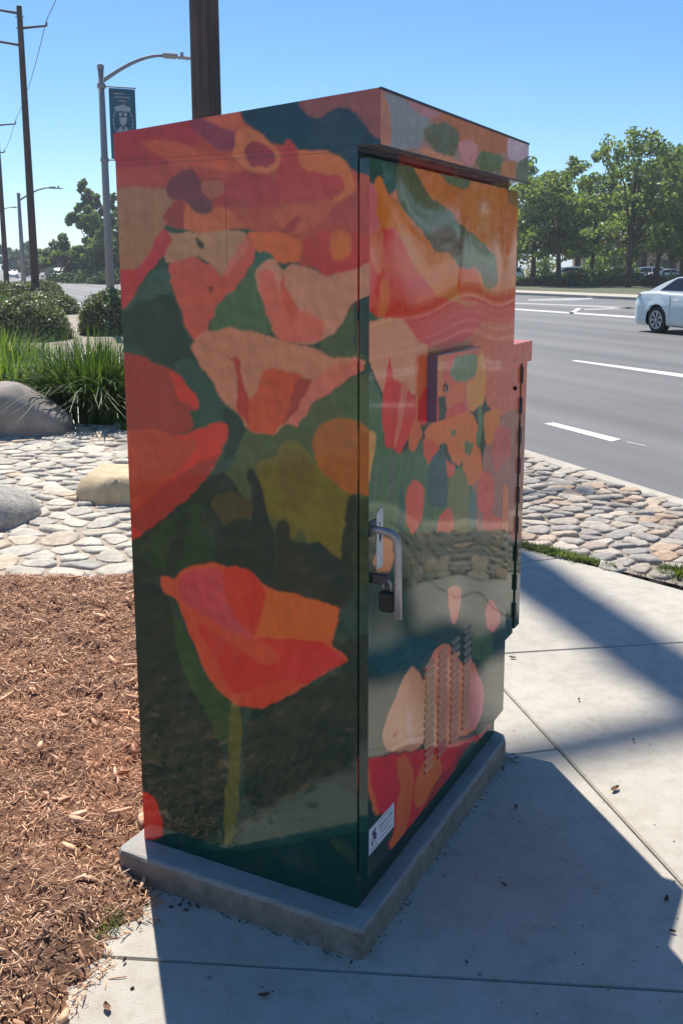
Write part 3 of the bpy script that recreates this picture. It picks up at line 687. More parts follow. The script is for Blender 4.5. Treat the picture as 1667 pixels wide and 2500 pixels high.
def wrap_mat(name,wav,wscale,cr=.03,stretch=(1,1,.35),metal=0,cw=1.0):
    m,n,b=mat(name); at=node(n,'ShaderNodeAttribute',attribute_name='print'); co=objco(n)
    mb_=node(n,'ShaderNodeMapping'); mb_.inputs['Scale'].default_value=(26,26,7); mb_.inputs['Rotation'].default_value=(.5,.6,.2); n.links.new(co,mb_.inputs[0])
    c=mixc(n,at.outputs[0],ramp(n,noise(n,1,6,.7,mb_.outputs[0],.6),[(.3,(.84,.83,.82)),(.7,(1.10,1.10,1.10))]),.8,'MULTIPLY')
    dst=ramp(n,noise(n,5,6,.75,co),[(.52,(0,0,0)),(.78,(1,1,1))]); dv=node(n,'ShaderNodeMath',operation='MULTIPLY'); dv.inputs[1].default_value=.16; n.links.new(dst,dv.inputs[0]); c=mixc(n,c,(.30,.27,.23),dv.outputs[0]); n.links.new(c,b.inputs['Base Color'])
    b.inputs['Roughness'].default_value=.5; b.inputs['Coat Weight'].default_value=cw; b.inputs['Coat Roughness'].default_value=cr; b.inputs['Coat IOR'].default_value=1.52; b.inputs['Specular IOR Level'].default_value=0.0
    mp=node(n,'ShaderNodeMapping'); mp.inputs['Scale'].default_value=stretch; n.links.new(co,mp.inputs[0])
    f=noise(n,wscale,.4,.3,mp.outputs[0]); x=bump(n,b,f,1.0,wav,'Coat Normal'); 
    sc_=ramp(n,noise(n,35,5,.7,co),[(.35,(cr*.6,)*3),(.75,(cr*2.4,)*3)],b.inputs['Coat Roughness'])
    return m
M['wrap_door']=wrap_mat('printed wrap on door',.027,2.3,.05,(1,1,.8))
M['wrap_side']=wrap_mat('printed wrap on side',.003,2.5,.055)
M['wrap_cap']=wrap_mat('printed wrap on cap',.004,3,.2)
def artbox(name,b0,b1,a0,a1,z0,z1,parent,m,front='F',res=.003,zback=None,cutside=False):
    """sheet metal box; b=b0 is the side face, a=a0 the front; z are heights above the ground"""
    V=[];F_=[];Cc=[]
    zt=lambda a: z1+0*a if zback is None else z1+(zback-z1)*(a-a0)/(a1-a0)
    def grid(fn,nu,nv,colf,flip=False):
        u=np.linspace(0,1,nu+1);v=np.linspace(0,1,nv+1); UU,VV=np.meshgrid(u,v); P=fn(UU,VV); n0=sum(len(x) for x in V)
        V.append(np.stack([p.ravel() for p in P],1)); q_=colf(*P)
        if nu>20 and nv>10:
            q_=q_.reshape(nv+1,nu+1,3); pd=np.pad(q_,((1,1),(1,1),(0,0)),mode='edge')
            q_=(pd[1:-1,1:-1]*2+pd[:-2,1:-1]+pd[2:,1:-1]+pd[1:-1,:-2]+pd[1:-1,2:])/6; q_=q_.reshape(-1,3)
        Cc.append(q_)
        i=np.arange(nu*nv); r=i//nu;c=i%nu; a=n0+r*(nu+1)+c; q=np.stack([a,a+1,a+nu+2,a+nu+1],1)
        F_.append(q[:,::-1] if flip else q)
    S=lambda B,A,Z:paint('S',A*1000,Z*1000)
    FR=lambda B,A,Z:paint(front,B*1000,Z*1000)
    ns=max(1,int((a1-a0)/res));nz=max(1,int((z1-z0)/res));nb=max(1,int((b1-b0)/res))
    grid(lambda u,v:(b0+0*u,a0+(a1-a0)*u,z0+(zt(a0+(a1-a0)*u)-z0)*v),ns,nz,S,True)
    grid(lambda u,v:(b0+(b1-b0)*u,a0+0*u,z0+(z1-z0)*v),nb,nz,FR)
    grid(lambda u,v:(b1+0*u,a0+(a1-a0)*u,z0+(zt(a0+(a1-a0)*u)-z0)*v),max(1,ns//6),max(1,nz//6),S)
    zb=zt(a1)
    grid(lambda u,v:(b0+(b1-b0)*u,a1+0*u,z0+(zb-z0)*v),max(1,nb//6),max(1,nz//6),FR,True)
    grid(lambda u,v:(b0+(b1-b0)*u,a0+(a1-a0)*v,zt(a0+(a1-a0)*v)),max(1,nb//6),max(1,ns//6),lambda B,A,Z:paint(front,B*1000,Z*1000-5))
    grid(lambda u,v:(b0+(b1-b0)*u,a0+(a1-a0)*v,z0+0*u),max(1,nb//6),max(1,ns//6),(lambda B,A,Z:np.tile(np.array([[.15,.12,.13]]),(B.size,1))) if name=='roof_cap' else (lambda B,A,Z:paint(front,B*1000,Z*1000+5)),True)
    V=np.concatenate(V);V[:,2]-=.073; F_=np.concatenate(F_); Cc=np.concatenate(Cc)
    me=npmesh(name,V,F_,m)
    at=me.color_attributes.new('print','FLOAT_COLOR','POINT'); at.data.foreach_set('color',np.concatenate([Cc,np.ones((len(Cc),1))],1).astype(np.float32).ravel())
    return link(name,me,parent)
CABT=empty('signal_cabinet',tuple(CB),CROT,'tall metal traffic signal cabinet wrapped in painted orange and pink poppies','cabinet')
body=artbox('body',0,.945,0,.605,.0735,1.736,CABT,M['wrap_side'],'F')
cap=artbox('roof_cap',-.0012,.957,-.05,.607,1.7362,1.841,CABT,M['wrap_cap'],'C',zback=1.795)
door=artbox('door',.0005,.950,-.026,-.004,.155,1.712,CABT,M['wrap_door'],'F')
g=MB(); g.box(.006,.94,-.0035,-.0005,.09,1.63); g.build('door_gasket',M['gap'],CABT)
def L3(b,a,z):return (b,a,z-.073)
# edging strips on the cap and the drip channel under it
mb=MB(); mb.box(-.0022,.959,-.0515,-.049,1.7635,1.769); mb.build('cap_trim',M['hasp'],CABT)
mb=MB(); mb.box(.002,.948,-.0500,-.0475,1.6600,1.6629); mb.build('cap_lip',M['hasp'],CABT)
# vents
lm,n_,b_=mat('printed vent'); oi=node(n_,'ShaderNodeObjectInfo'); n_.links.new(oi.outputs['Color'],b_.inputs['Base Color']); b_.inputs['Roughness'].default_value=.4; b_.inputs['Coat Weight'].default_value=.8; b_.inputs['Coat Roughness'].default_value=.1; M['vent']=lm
v=[(-.029,0,.007),(.029,0,.007),(-.028,-.0012,.0062),(.028,-.0012,.0062),(-.026,-.0052,-.0035),(.026,-.0052,-.0035),(-.029,0,-.0052),(.029,0,-.0052)]
f=[(2,4,5,3),(0,2,3,1),(0,6,4,2),(1,3,5,7)]
vent_me=mesh('vent',v,f,M['vent']); 
slot_me=MB().box(-.027,.027,-.0008,.0,-.0082,-.0045).me('slot',M['gap'])
rowz=[.533-.0212*i for i in range(14)]
bs=[.345,.432,.520,.610]
XX=[];ZZ=[];nm=[]
for c_,bb in enumerate(bs):
    for i,z in enumerate(rowz): XX.append(bb*1000);ZZ.append(z*1000)
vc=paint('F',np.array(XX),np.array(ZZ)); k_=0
for c_,bb in enumerate(bs):
    for i,z in enumerate(rowz):
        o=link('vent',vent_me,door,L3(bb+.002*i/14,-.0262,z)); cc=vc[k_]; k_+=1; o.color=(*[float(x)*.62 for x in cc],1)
        so_=link('slot',slot_me,door,L3(bb+.002*i/14,-.0262,z))
# small police panel on the door
pan=artbox('access_panel',.309,.603,-.050,-.0262,1.149,1.301,door,M['wrap_door'],'F')
edge_m=simple('mauve panel edge',(.12,.10,.16),.35,var=.1,Coat_Weight=.8)
mb=MB(); mb.box(.3065,.3088,-.0495,-.0265,1.076,1.2285); mb.box(.3065,.605,-.0495,-.0265,1.2285,1.2305); mb.build('panel_frame',edge_m,door)
mb=MB(); mb.tube([(.361,-.0503,1.150),(.361,-.0535,1.150)],.011,14); mb.build('lock',M['steel'],door)
mb=MB(); mb.box(.3595,.3625,-.0545,-.0533,1.143,1.157); mb.build('keyhole',M['gap'],door)
# handle, hasp and padlock
hp=[(.012,-.026,.889),(.012,-.055,.888),(.013,-.074,.884),(.014,-.084,.874),(.014,-.087,.860),(.014,-.088,.79),(.014,-.089,.700)]
mb=MB(); mb.tube(hp,.0082,12); mb.build('handle',M['steel'],door,True)
mb=MB(); mb.box(.004,.034,-.0285,-.0262,.872,.906,.001); mb.build('handle_plate',M['hasp'],door)
mb=MB(); mb.box(.012,.020,-.066,-.0262,.770,.792,.002); mb.box(.022,.030,-.060,-.0262,.765,.777,.002); mb.build('hasp',M['hasp'],door)
pk=MB(); pk.box(.006,.026,-.079,-.046,.712,.757,.004); pko=pk.build('padlock',M['dark'],door)
mb=MB(); mb.tube([(.016,-.053,.755),(.016,-.053,.775),(.016,-.0615,.784),(.016,-.071,.775),(.016,-.071,.755)],.0035,8); mb.build('shackle',M['steel'],pko,True)
mb=MB(); rp=random.Random(2)
o0=[(.046,1),(.062,.98)]
outl=[(.036,.912),(.042,.922),(.047,.917),(.052,.925),(.058,.920),(.066,.926),(.069,.90),(.068,.86),(.070,.80),(.069,.792),(.038,.792),(.036,.83),(.037,.87)]
mb.prism([(b,-.0262,z) for b,z in outl],(0,-.0008,0)); mb.build('peeled_strip',M['peel'],door)
mb=MB(); mb.prism([(.050,-.0271,.868),(.056,-.0271,.876),(.061,-.0271,.866),(.057,-.0271,.852),(.051,-.0271,.850)],(0,-.0003,0)); mb.prism([(.049,-.0271,.894),(.055,-.0271,.892),(.053,-.0271,.884)],(0,-.0003,0)); mb.build('torn_hole',M['gap'],door)
# address sticker with an emblem and lines of small print
st=MB(); st.prism([(.005,-.0262,.1362),(.138,-.0262,.1355),(.138,-.0262,.197),(.005,-.0262,.1985)],(0,-.0006,0)); sto=st.build('sticker',M['white'],door)
em=[(.020,.150),(.026,.156),(.024,.163),(.030,.166),(.036,.160),(.033,.150),(.041,.158),(.043,.172),(.036,.178),(.041,.186),(.034,.190),(.030,.183),(.024,.188),(.019,.178),(.026,.174),(.021,.166),(.016,.158)]
mb=MB(); mb.prism([(b,-.02685,z) for b,z in em],(0,-.0003,0)); mb.build('emblem',M['ink'],sto)
mb=MB()
for (b0,b1,z0,h) in((.056,.125,.189,.003),(.056,.075,.175,.006),(.078,.100,.175,.006),(.103,.128,.175,.006),(.060,.122,.165,.003),(.070,.112,.157,.003),(.014,.052,.1415,.004),(.060,.13,.1455,.0025)):
    x=b0
    while x<b1:
        wd=rp.uniform(.0025,.0045); mb.prism([(x,-.02685,z0),(min(x+wd,b1),-.02685,z0),(min(x+wd,b1),-.02685,z0+h),(x,-.02685,z0+h)],(0,-.0003,0)); x+=wd+.0012
mb.build('small_print',M['ink_grey'],sto)
# outlined service plate on the side
mb=MB(); 
for q in((.3125,.405,1.6121,1.6128),(.3121,.3126,1.44,1.6128)): mb.box(-.0005,-.0001,q[0],q[1],q[2],q[3])
seam_m=simple('faint wrap seam',(.16,.10,.09),.6); mb.build('side_plate_edge',seam_m,CABT)
mb=MB(); mb.box(-.0004,.0,.0,.605,1.6522,1.6529); mb.build('side_seam',seam_m,CABT)
# battery box hung on the far end of the cabinet
bx=artbox('battery_box',.9455,1.118,.004,.45,.343,1.216,CABT,M['wrap_side'],'F',res=.006)
b2=artbox('battery_box_door',1.124,1.172,.000,.454,.356,1.216,CABT,M['wrap_side'],'F',res=.006)
b3=artbox('battery_box_roof',.9455,1.192,-.008,.462,1.2165,1.279,CABT,M['wrap_cap'],'F',res=.006)
mb=MB(); mb.box(1.118,1.124,.01,.44,.29,1.14); mb.build('battery_box_gasket',M['gap'],CABT)
for i in range(9):
    mb=MB(); z=.32+i*.095; mb.tube([(1.122,.0,z),(1.122,.0,z+.05)],.005,8); mb.build('hinge',M['hasp'],CABT)
mb=MB(); mb.tube([(1.06,.004,1.07),(1.06,-.003,1.07)],.006,10); mb.build('box_lock',M['gap'],CABT)
# eye bolt by the plinth
mb=MB(); pts=[(math.cos(a)*.013,0,math.sin(a)*.013) for a in np.linspace(0,2*math.pi,15)]
eb=empty('eye_bolt',(.483,2.787,0),0,'small shiny metal eye bolt lying by the plinth corner','eye bolt')
mb.tube([(x+.012,z*.9,.006+.003*math.sin(i)) for i,(x,_,z) in enumerate(pts)],.0035,8,False); mb.build('ring',M['steel'],eb,True)
mb=MB(); mb.tube([(-.004,.002,.008),(-.022,.010,.010)],.004,8); mb.build('shank',M['steel'],eb,True)
# ------------------------------------------------------------ mulch
mpoly=[(-4.8,4.64),(-1.44,4.60),(-.2,4.62),(.02,3.5),cab(1.03,.66)[:2],cab(.0,.60)[:2],G(385,2150),G(372,2205),G(352,2243),G(300,2275),G(277,2285),G(252,2332),G(252,2396),G(178,2412),G(150,2510),(-.66,1.45),(-.9,.6),(-1.15,-1.5),(-1.2,-3.5),(-4.8,-3.5)]
MP=np.array(mpoly)
def pin(P,X,Y):
    ins=np.zeros(X.shape,bool); x1,y1=P[:,0],P[:,1];x2,y2=np.roll(x1,-1),np.roll(y1,-1)
    for i in range(len(P)):
        if y1[i]==y2[i]:continue
        ins^=((y1[i]>Y)!=(y2[i]>Y))&(X<(x2[i]-x1[i])*(Y-y1[i])/(y2[i]-y1[i])+x1[i])
    return ins
def pdist(P,X,Y):
    d=np.full(X.shape,9.); A=P;B=np.roll(P,-1,0)
    for a,b in zip(A,B):
        e=b-a; t=np.clip(((X-a[0])*e[0]+(Y-a[1])*e[1])/(e@e),0,1); d=np.minimum(d,np.hypot(X-a[0]-t*e[0],Y-a[1]-t*e[1]))
    return d
def mh(X,Y):
    d=pdist(MP,X,Y)*np.where(pin(MP,X,Y),1,-1); dd=d+wob(X,Y,.16,21)*.018+wob(X,Y,.05,22)*.008
    lump=np.maximum(wob(X,Y,.34,23)*.011+wob(X,Y,.13,24)*.007+wob(X,Y,.05,25)*.003,-.022)
    return np.clip(dd/.12,-.5,1)*.036+lump*np.clip(dd/.08,0,1)-.004, dd
x=np.arange(-4.2,.15,.02);y=np.arange(.9,4.75,.02);X,Y=np.meshgrid(x,y);Z,DD=mh(X,Y)
nx,ny=len(x),len(y);i=np.arange((nx-1)*(ny-1));r=i//(nx-1);c=i%(nx-1);a=r*nx+c
Fq=np.stack([a,a+1,a+nx+1,a+nx],1); keep=(DD.ravel()[a]>-.012)&(DD.ravel()[a+nx+1]>-.012)
tag(link('mulch_soil',npmesh('mulch_soil',np.stack([X.ravel(),Y.ravel(),Z.ravel()],1),Fq[keep],M['soil'],True)),kind='structure')
mb=MB(); mb.poly([(-4.8,-3.5,.008),(-1.2,-3.5,.008),(-.98,.0,.008),(-.84,.9,.008),(-4.8,.9,.008)]); tag(mb.build('mulch_soil',M['soil']),kind='structure')
tag(bpy.data.objects['mulch_soil'],None)
def chips(name,n,x0,x1,y0,y1,l0,l1,w0,w1,zoff=0,dmin=-.012,flat=.35,seed=1):
    r=np.random.default_rng(seed); X=r.uniform(x0,x1,n);Y=r.uniform(y0,y1,n)
    Z,D=mh(X,Y); k=(D>dmin); X,Y,Z=X[k],Y[k],Z[k]; n=len(X)
    th=r.uniform(0,2*np.pi,n);tilt=r.normal(0,flat,n);Lh=r.uniform(0,1,n)**2*(l1-l0)+l0;Wd=r.uniform(w0,w1,n);bend=r.normal(0,.25,n)
    dx=np.stack([np.cos(th)*np.cos(tilt),np.sin(th)*np.cos(tilt),np.sin(tilt)],1)
    rl=r.normal(0,.5,n); sx=np.stack([-np.sin(th)*np.cos(rl),np.cos(th)*np.cos(rl),np.sin(rl)],1); up=np.cross(dx,sx)
    C=np.stack([X,Y,Z+zoff+.004+r.uniform(0,.012,n)+np.abs(np.sin(tilt))*Lh*.25],1); T=Wd*.35
    V=[]
    for t,wf,bz in((-.5,.45,1),(0,1,0),(.5,.5,1)):
        for s,uu in((-1,-1),(1,-1),(1,1),(-1,1)):
            V.append(C+dx*(Lh*t)[:,None]+sx*(Wd*wf*.5*s)[:,None]+up*(T*.5*uu+bend*Lh*.3*bz)[:,None])
    V=np.stack(V,1).reshape(-1,3); base=(np.arange(n)*12)[:,None]
    q=[]
    for r_ in(0,4):
        for i in range(4):
            j=(i+1)%4; q.append([r_+i,r_+j,r_+4+j,r_+4+i])
    q+=[[3,2,1,0],[8,9,10,11]]
    F=(base[:,:,None]+np.array(q)[None]).reshape(-1,4)
    return tag(link(name,npmesh(name,V,F,M['mulch'])),kind='stuff')
o=chips('mulch_chips',40000,-2.3,.1,1.2,3.1,.006,.040,.0012,.0045,seed=1,dmin=-.02); tag(o,'reddish brown shredded bark mulch beside the plinth','mulch')
o=chips('mulch_chips',27000,-3.2,.1,3.0,4.68,.008,.045,.0018,.006,seed=2,dmin=-.03); tag(o,'reddish brown shredded bark mulch up to the cobbles','mulch')
o=chips('bark_pieces',380,-2.2,.1,1.3,4.5,.04,.085,.008,.018,.006,seed=3,flat=.2); tag(o,'longer bark splinters lying on the mulch','bark')
o=chips('mulch_chips',7000,-4.2,-.6,-3.2,1.3,.03,.08,.005,.012,seed=4); tag(o,'bark mulch behind the viewer, left of the pavement','mulch')
# a few chips spilled on the concrete
r_=np.random.default_rng(9)
# ------------------------------------------------------------ blades, weeds
def blades(n,centre,rad,h0,h1,wd,lean,m,name,parent=None,kind='stuff',seed=1,elong=1.0,ang=0,segs=4,droop=.5):
    r=np.random.default_rng(seed)
    th=r.uniform(0,2*np.pi,n); rr_=rad*np.sqrt(r.uniform(0,1,n)); bx_=rr_*np.cos(th)*elong; by_=rr_*np.sin(th)
    ca,sa=math.cos(ang),math.sin(ang); BX=bx_*ca-by_*sa;BY=bx_*sa+by_*ca
    Hh=r.uniform(h0,h1,n); az=np.arctan2(BY,BX)+r.normal(0,.6,n); ln=np.abs(r.normal(lean,lean*.5,n))*(0.35+rr_/rad*.9)
    side=np.stack([-np.sin(az),np.cos(az),np.zeros(n)],1); V=[]
    for k in range(segs+1):
        t=k/segs; out=ln*Hh*(t**1.7); z=Hh*(t-droop*ln*t**2.6*1.1)
        P=np.stack([BX+np.cos(az)*out,BY+np.sin(az)*out,z],1); ww=wd*(1-t**1.6)*.5+wd*.04
        V.append(P-side*ww);V.append(P+side*ww)
    V=np.stack(V,1).reshape(-1,3); V+=np.array(centre); q=[[2*k,2*k+1,2*k+3,2*k+2] for k in range(segs)]
    F=((np.arange(n)*(2*segs+2))[:,None,None]+np.array(q)[None]).reshape(-1,4)
    return tag(link(name,npmesh(name,V,F,m,True),parent),kind=kind)
def clump(label,loc,n,rad,h0,h1,lean,m,seed,elong=1,wd=.019,droop=.6):
    e=empty('grass_clump',loc,0,label,'grass clump','strappy grass clumps beside the cobbles')
    blades(n,(0,0,0),rad,h0,h1,wd,lean,M[m],'leaves',e,seed=seed,elong=elong,droop=droop); return e
clump('large dark green strappy grass clump beside the cabinet edge',(-2.62,9.85,-.02),2300,.48,.55,1.02,.55,'blade_dark',1,1.1)
clump('bright green strappy grass clump behind the round grey boulder',(-3.75,10.3,-.02),2300,.55,.5,.98,.62,'blade',2,1.25)
clump('pale seeding grass clump half hidden by the cabinet',(-2.0,11.3,-.02),900,.42,.5,1.0,.45,'blade',3)
clump('lit green grass clump further back at the left edge',(-5.2,13.6,-.02),1800,.7,.5,.9,.55,'blade',4,1.2)
clump('tall thin grass clump between the two clipped shrubs',(-3.35,12.4,-.02),420,.45,.4,.95,.25,'blade',6,1.1,.01)
clump('yellowish grass clump beyond the left shrub',(-11.7,31,-.02),900,.9,.6,.95,.5,'blade',5,1.2,.04)
def tuft(label,loc,n,rad,h,m='weed',seed=1,elong=1,ang=0,wd=.004):
    o=blades(n,(0,0,0),rad,h*.4,h,wd,.8,M[m],'weeds',None,'stuff',seed,elong,ang,3); o.location=loc; return tag(o,label,'weeds')
p=G(232,2262); tuft('small pale green weed patch in the mulch',(p[0],p[1],.012),420,.045,.022,seed=3,elong=1.4,wd=.0022)
p=G(1330,1348); q=G(1455,1378)
tuft('strip of green weeds between sidewalk and cobbles',((p[0]+q[0])/2-.05,(p[1]+q[1])/2+.06,0),1300,.042,.05,seed=4,elong=8,ang=math.atan2(q[1]-p[1],q[0]-p[0]),wd=.006)
p=G(1660,1408); tuft('green weed tuft by the sidewalk at the right edge',(p[0],p[1]+.03,0),500,.06,.06,seed=5,elong=1.8,ang=-.8,wd=.006)
p=G(305,1052); tuft('yellow green weed tuft by the cabinet edge',(p[0],p[1]+.1,0),160,.07,.13,seed=6,wd=.008)
def shrub(label,loc,rx,ry,h,n,seed,s=.035,group='clipped round shrubs by the road'):
    e=empty('round_shrub',loc,0,label,'shrub',group); r=np.random.default_rng(seed)
    d=r.normal(size=(n,3)); d/=np.linalg.norm(d,axis=1)[:,None]; d[:,2]=np.abs(d[:,2])*1.0-.12
    sh=1+.06*np.sin(d[:,0]*7+seed)*np.cos(d[:,1]*6)+.05*np.sin(d[:,0]*15+d[:,2]*11+seed*2)*np.cos(d[:,1]*13)+np.abs(r.normal(0,.035,n)); rad=r.uniform(.80,1.02,n)*sh
    sup=(np.abs(d)**2.6).sum(1)**(-1/2.6); P=d*(rad*sup)[:,None]*np.array([rx,ry,h])
    leafquads('leaves',P,s,M['shrub'],e,seed)
    mb=MB(); rr2=random.Random(seed)
    for k in range(9):
        a=rr2.uniform(0,6.28); mb.tube([(0,0,-.05),(math.cos(a)*rx*.3,math.sin(a)*ry*.3,h*.4),(math.cos(a)*rx*.6,math.sin(a)*ry*.6,h*.75)],[.02,.013,.006],6)
    mb.build('stems',M['trunk'],e); return e
def leafquads(name,P,s,m,parent,seed,flatz=0.0,kind='stuff'):
    n=len(P); r=np.random.default_rng(seed+77); a=r.normal(size=(n,3)); a/=np.linalg.norm(a,axis=1)[:,None]; b=r.normal(size=(n,3)); b-=a*(a*b).sum(1)[:,None]; b/=np.linalg.norm(b,axis=1)[:,None]
    ss=(s*r.uniform(.6,1.35,n))[:,None]; V=np.stack([P-a*ss*.5,P+b*ss*.34,P+a*ss*.5,P-b*ss*.34],1).reshape(-1,3); F=np.arange(4*n).reshape(-1,4)
    return tag(link(name,npmesh(name,V,F,m),parent),kind=kind)
shrub('clipped round shrub at the left edge behind the grass',(-7.25,21.4,-.03),.92,.85,.86,26000,1,.055)
shrub('clipped round shrub in front of the nearest street lamp',(-5.72,23.3,-.03),.76,.8,.97,24000,2,.055)
shrub('small pale shrub further back beside the brown utility pole',(-10.6,33.5,-.03),1.1,1.,.7,9000,3,.09)
shrub('low shrub at the left edge before the second utility pole',(-15.8,45,-.03),1.4,1.3,.9,6000,4,.12)
shrub('far low pale shrub beside the second street lamp',(-17.6,55,-.03),1.2,1.1,.8,5000,5,.12)
# ------------------------------------------------------------ boulders
def boulder(label,loc,rx,ry,h,m,seed,rz=0,shape=None,name='boulder'):
    nu,nv=36,18; V=[];F=[]; r=np.random.default_rng(seed); ph=r.uniform(0,6.28,12)
    for j in range(nv+1):
        for i in range(nu):
            a=2*math.pi*i/nu; e=math.pi*(j/nv)-math.pi/2
            x,y,z=math.cos(a)*math.cos(e),math.sin(a)*math.cos(e),math.sin(e)
            k=(abs(x)**2.5+abs(y)**2.5+abs(z)**2.5)**(-1/2.5)
            k*=1+.06*math.sin(3*x+ph[0])*math.cos(2.5*y+ph[1])+.035*math.sin(7*x+ph[2]+3*z)*math.sin(6*y+ph[3])+.015*math.sin(15*x+ph[4])*math.sin(13*y+ph[5]+9*z)
            x,y,z=x*k,y*k,z*k
            if shape:x,y,z=shape(x,y,z)
            V.append((x*rx,y*ry,z*h))
    for j in range(nv):
        for i in range(nu): F.append((j*nu+i,j*nu+(i+1)%nu,(j+1)*nu+(i+1)%nu,(j+1)*nu+i))
    o=link(name,mesh(name,V,F,M[m],True),None,loc,rz); return tag(o,label,'boulder','boulders on the cobbles')
boulder('large smooth grey brown boulder in front of the grass clumps',(-3.13,9.0,.05),.47,.34,.40,'boulder_a',1,.05,lambda x,y,z:(x,y,z*(1-.62*max(0,x-.05)) if z>0 else z))
boulder('speckled granite boulder at the left edge above the mulch',(-2.27,5.74,.0),.31,.30,.235,'boulder_b',2,-.15,lambda x,y,z:(x,y,z*(1-.35*max(0,x))))
boulder('flat tan sandstone boulder half hidden by the cabinet',(-1.40,6.36,-.02),.48,.30,.25,'boulder_c',5,-.28,lambda x,y,z:(x,y,min(z,.82+.06*math.sin(5*x))))
boulder('small grey boulder at the cabinet edge behind the grass',(-2.2,10.05,-.0),.22,.2,.2,'boulder_b',8,.2)
# ------------------------------------------------------------ litter on the concrete
def leafthing(u,v,s,seed,label):
    x,y=G(u,v); r=random.Random(seed); mb=MB(); L=s; w_=s*.28; a=r.uniform(0,3.1); pts=[]
    prof=[(-.5,0),(-.3,.7),(0,1),(.3,.6),(.5,0)]
    top=[];bot=[]
    vs=[];fs=[]
    for i,(t,wf) in enumerate(prof):
        z=.003+.012*s/.05*abs(t)*r.uniform(.6,1.3); off=.12*L*math.sin(t*3)
        vs+=[(t*L,off-w_*wf,z+.004),(t*L,off,z),(t*L,off+w_*wf*r.uniform(.7,1.1),z+.005)]
    for i in range(4):
        for j in range(2): k=i*3+j; fs.append((k,k+1,k+4,k+3))
    o=link('dry_leaf',mesh('dry_leaf',vs,fs,M['dryleaf']),None,(x,y,0),a); tag(o,label,'dry leaf','dry leaves on the concrete')
for i,(u,v,s,l) in enumerate([(1250,1608,.035,'dark curled leaf on sunlit concrete right of the cabinet'),(1500,1930,.05,'thin reddish leaf on sunlit concrete at the right'),(645,2435,.035,'brown leaf in the shade at the bottom of the photo'),(1625,2200,.035,'dark leaf in the cabinet shadow near its right corner'),(1258,1975,.028,'small leaf in the cabinet shadow beside the plinth'),(1230,2165,.022,'tiny leaf in the middle of the cabinet shadow'),(1640,2278,.02,'crumb of leaf beside the sunlit notch of the shadow'),(305,2350,.02,'brown chip on sunlit concrete beside the mulch'),(1412,1711,.02,'tiny dark leaf on the sunlit slab'),(1545,1811,.02,'tan leaf crumb by the faint shadow bar'),(262,2465,.04,'bark splinter spilled on the concrete at the lower left'),(1138,2355,.016,'speck of leaf near the lower joint of the sidewalk')]): leafthing(u,v,s*.72,i,l)
r=random.Random(4); mb=MB()
def fleck(x,y,s):
    n0=len(mb.v); k=5
    for i in range(k):
        a=6.28*i/k; mb.v.append((x+math.cos(a)*s*r.uniform(.5,1),y+math.sin(a)*s*r.uniform(.5,1),.0012))
    mb.v.append((x,y,s*.8)); mb.f+=[(n0+i,n0+(i+1)%k,n0+k) for i in range(k)]
for _ in range(170):
    u=r.uniform(380,1667);v=r.uniform(1400,2500)
    x,y=G(u,v); fleck(x,y,r.uniform(.0012,.0035))
for _ in range(160):
    t=r.random(); p=cab(-.072,-.05+.72*t) if r.random()<.5 else cab(-.06+1.05*t,-.05); fleck(p[0]+r.gauss(0,.006),p[1]-abs(r.gauss(0,.006)),r.uniform(.0015,.0045))
for u,v in((358,2208),(342,2253),(323,2415),(418,2215),(440,2210),(455,2222)):
    x,y=G(u,v); fleck(x,y,.008)
for _ in range(60):
    u=r.uniform(1240,1667); v=1335+(u-1275)*.255-r.uniform(-4,18); x,y=G(u,v); fleck(x,y,r.uniform(.004,.012))
tag(mb.build('litter',M['fleck']),'scattered dark specks and crumbs on the concrete','litter',None,'stuff')
# ------------------------------------------------------------ trees
def tree(label,loc,h,crown,nleaf,s,m,seed,trunk_r=.22,trunk_h=None,group=None,name='tree'):
    """crown: list of (x,y,z,rx,ry,rz) lobes"""
    e=empty(name,loc,0,label,'tree',group); r=np.random.default_rng(seed); rr3=random.Random(seed)
    th_=trunk_h or h*.35
    mb=MB(); k=rr3.uniform(-.2,.2)
    mb.tube([(0,0,-.15),(k*.3,.0,th_*.5),(k,0,th_),(k*1.2,0,h*.75)],[trunk_r*1.25,trunk_r,trunk_r*.85,trunk_r*.25],9); tr=mb.build('trunk',M['trunk'],e,True)
    for (cx_,cy_,cz,rx,ry,rz_) in crown:
        mb=MB(); z0=min(th_*rr3.uniform(.8,1.1),cz-.3); mb.tube([(k*.8,0,z0),(k+(cx_-k)*.4,cy_*.4,z0+(cz-z0)*.6),(cx_,cy_,cz+.3*rz_)],[trunk_r*.5,trunk_r*.3,trunk_r*.08],6); mb.build('limb',M['trunk'],e,True)
    P=[]; vol=np.array([c[3]*c[4]*c[5] for c in crown])**.67; vol/=vol.sum()
    for c,wv in zip(crown,vol):
        nn=int(nleaf*wv); ncl=max(8,int(26*wv*len(crown)**.5)); d=r.normal(size=(ncl,3)); d/=np.linalg.norm(d,axis=1)[:,None]; rad=r.uniform(.45,1.0,ncl)
        cc=np.array(c[:3])+d*rad[:,None]*np.array(c[3:]); w_=r.integers(0,ncl,nn); sg=np.array(c[3:])*.20
        q=r.normal(size=(nn,3)); q/=np.maximum(1,np.linalg.norm(q,axis=1)/1.7)[:,None]; P.append(cc[w_]+q*sg)
    P=np.concatenate(P); leafquads('crown',P,s,M[m],e,seed); return e
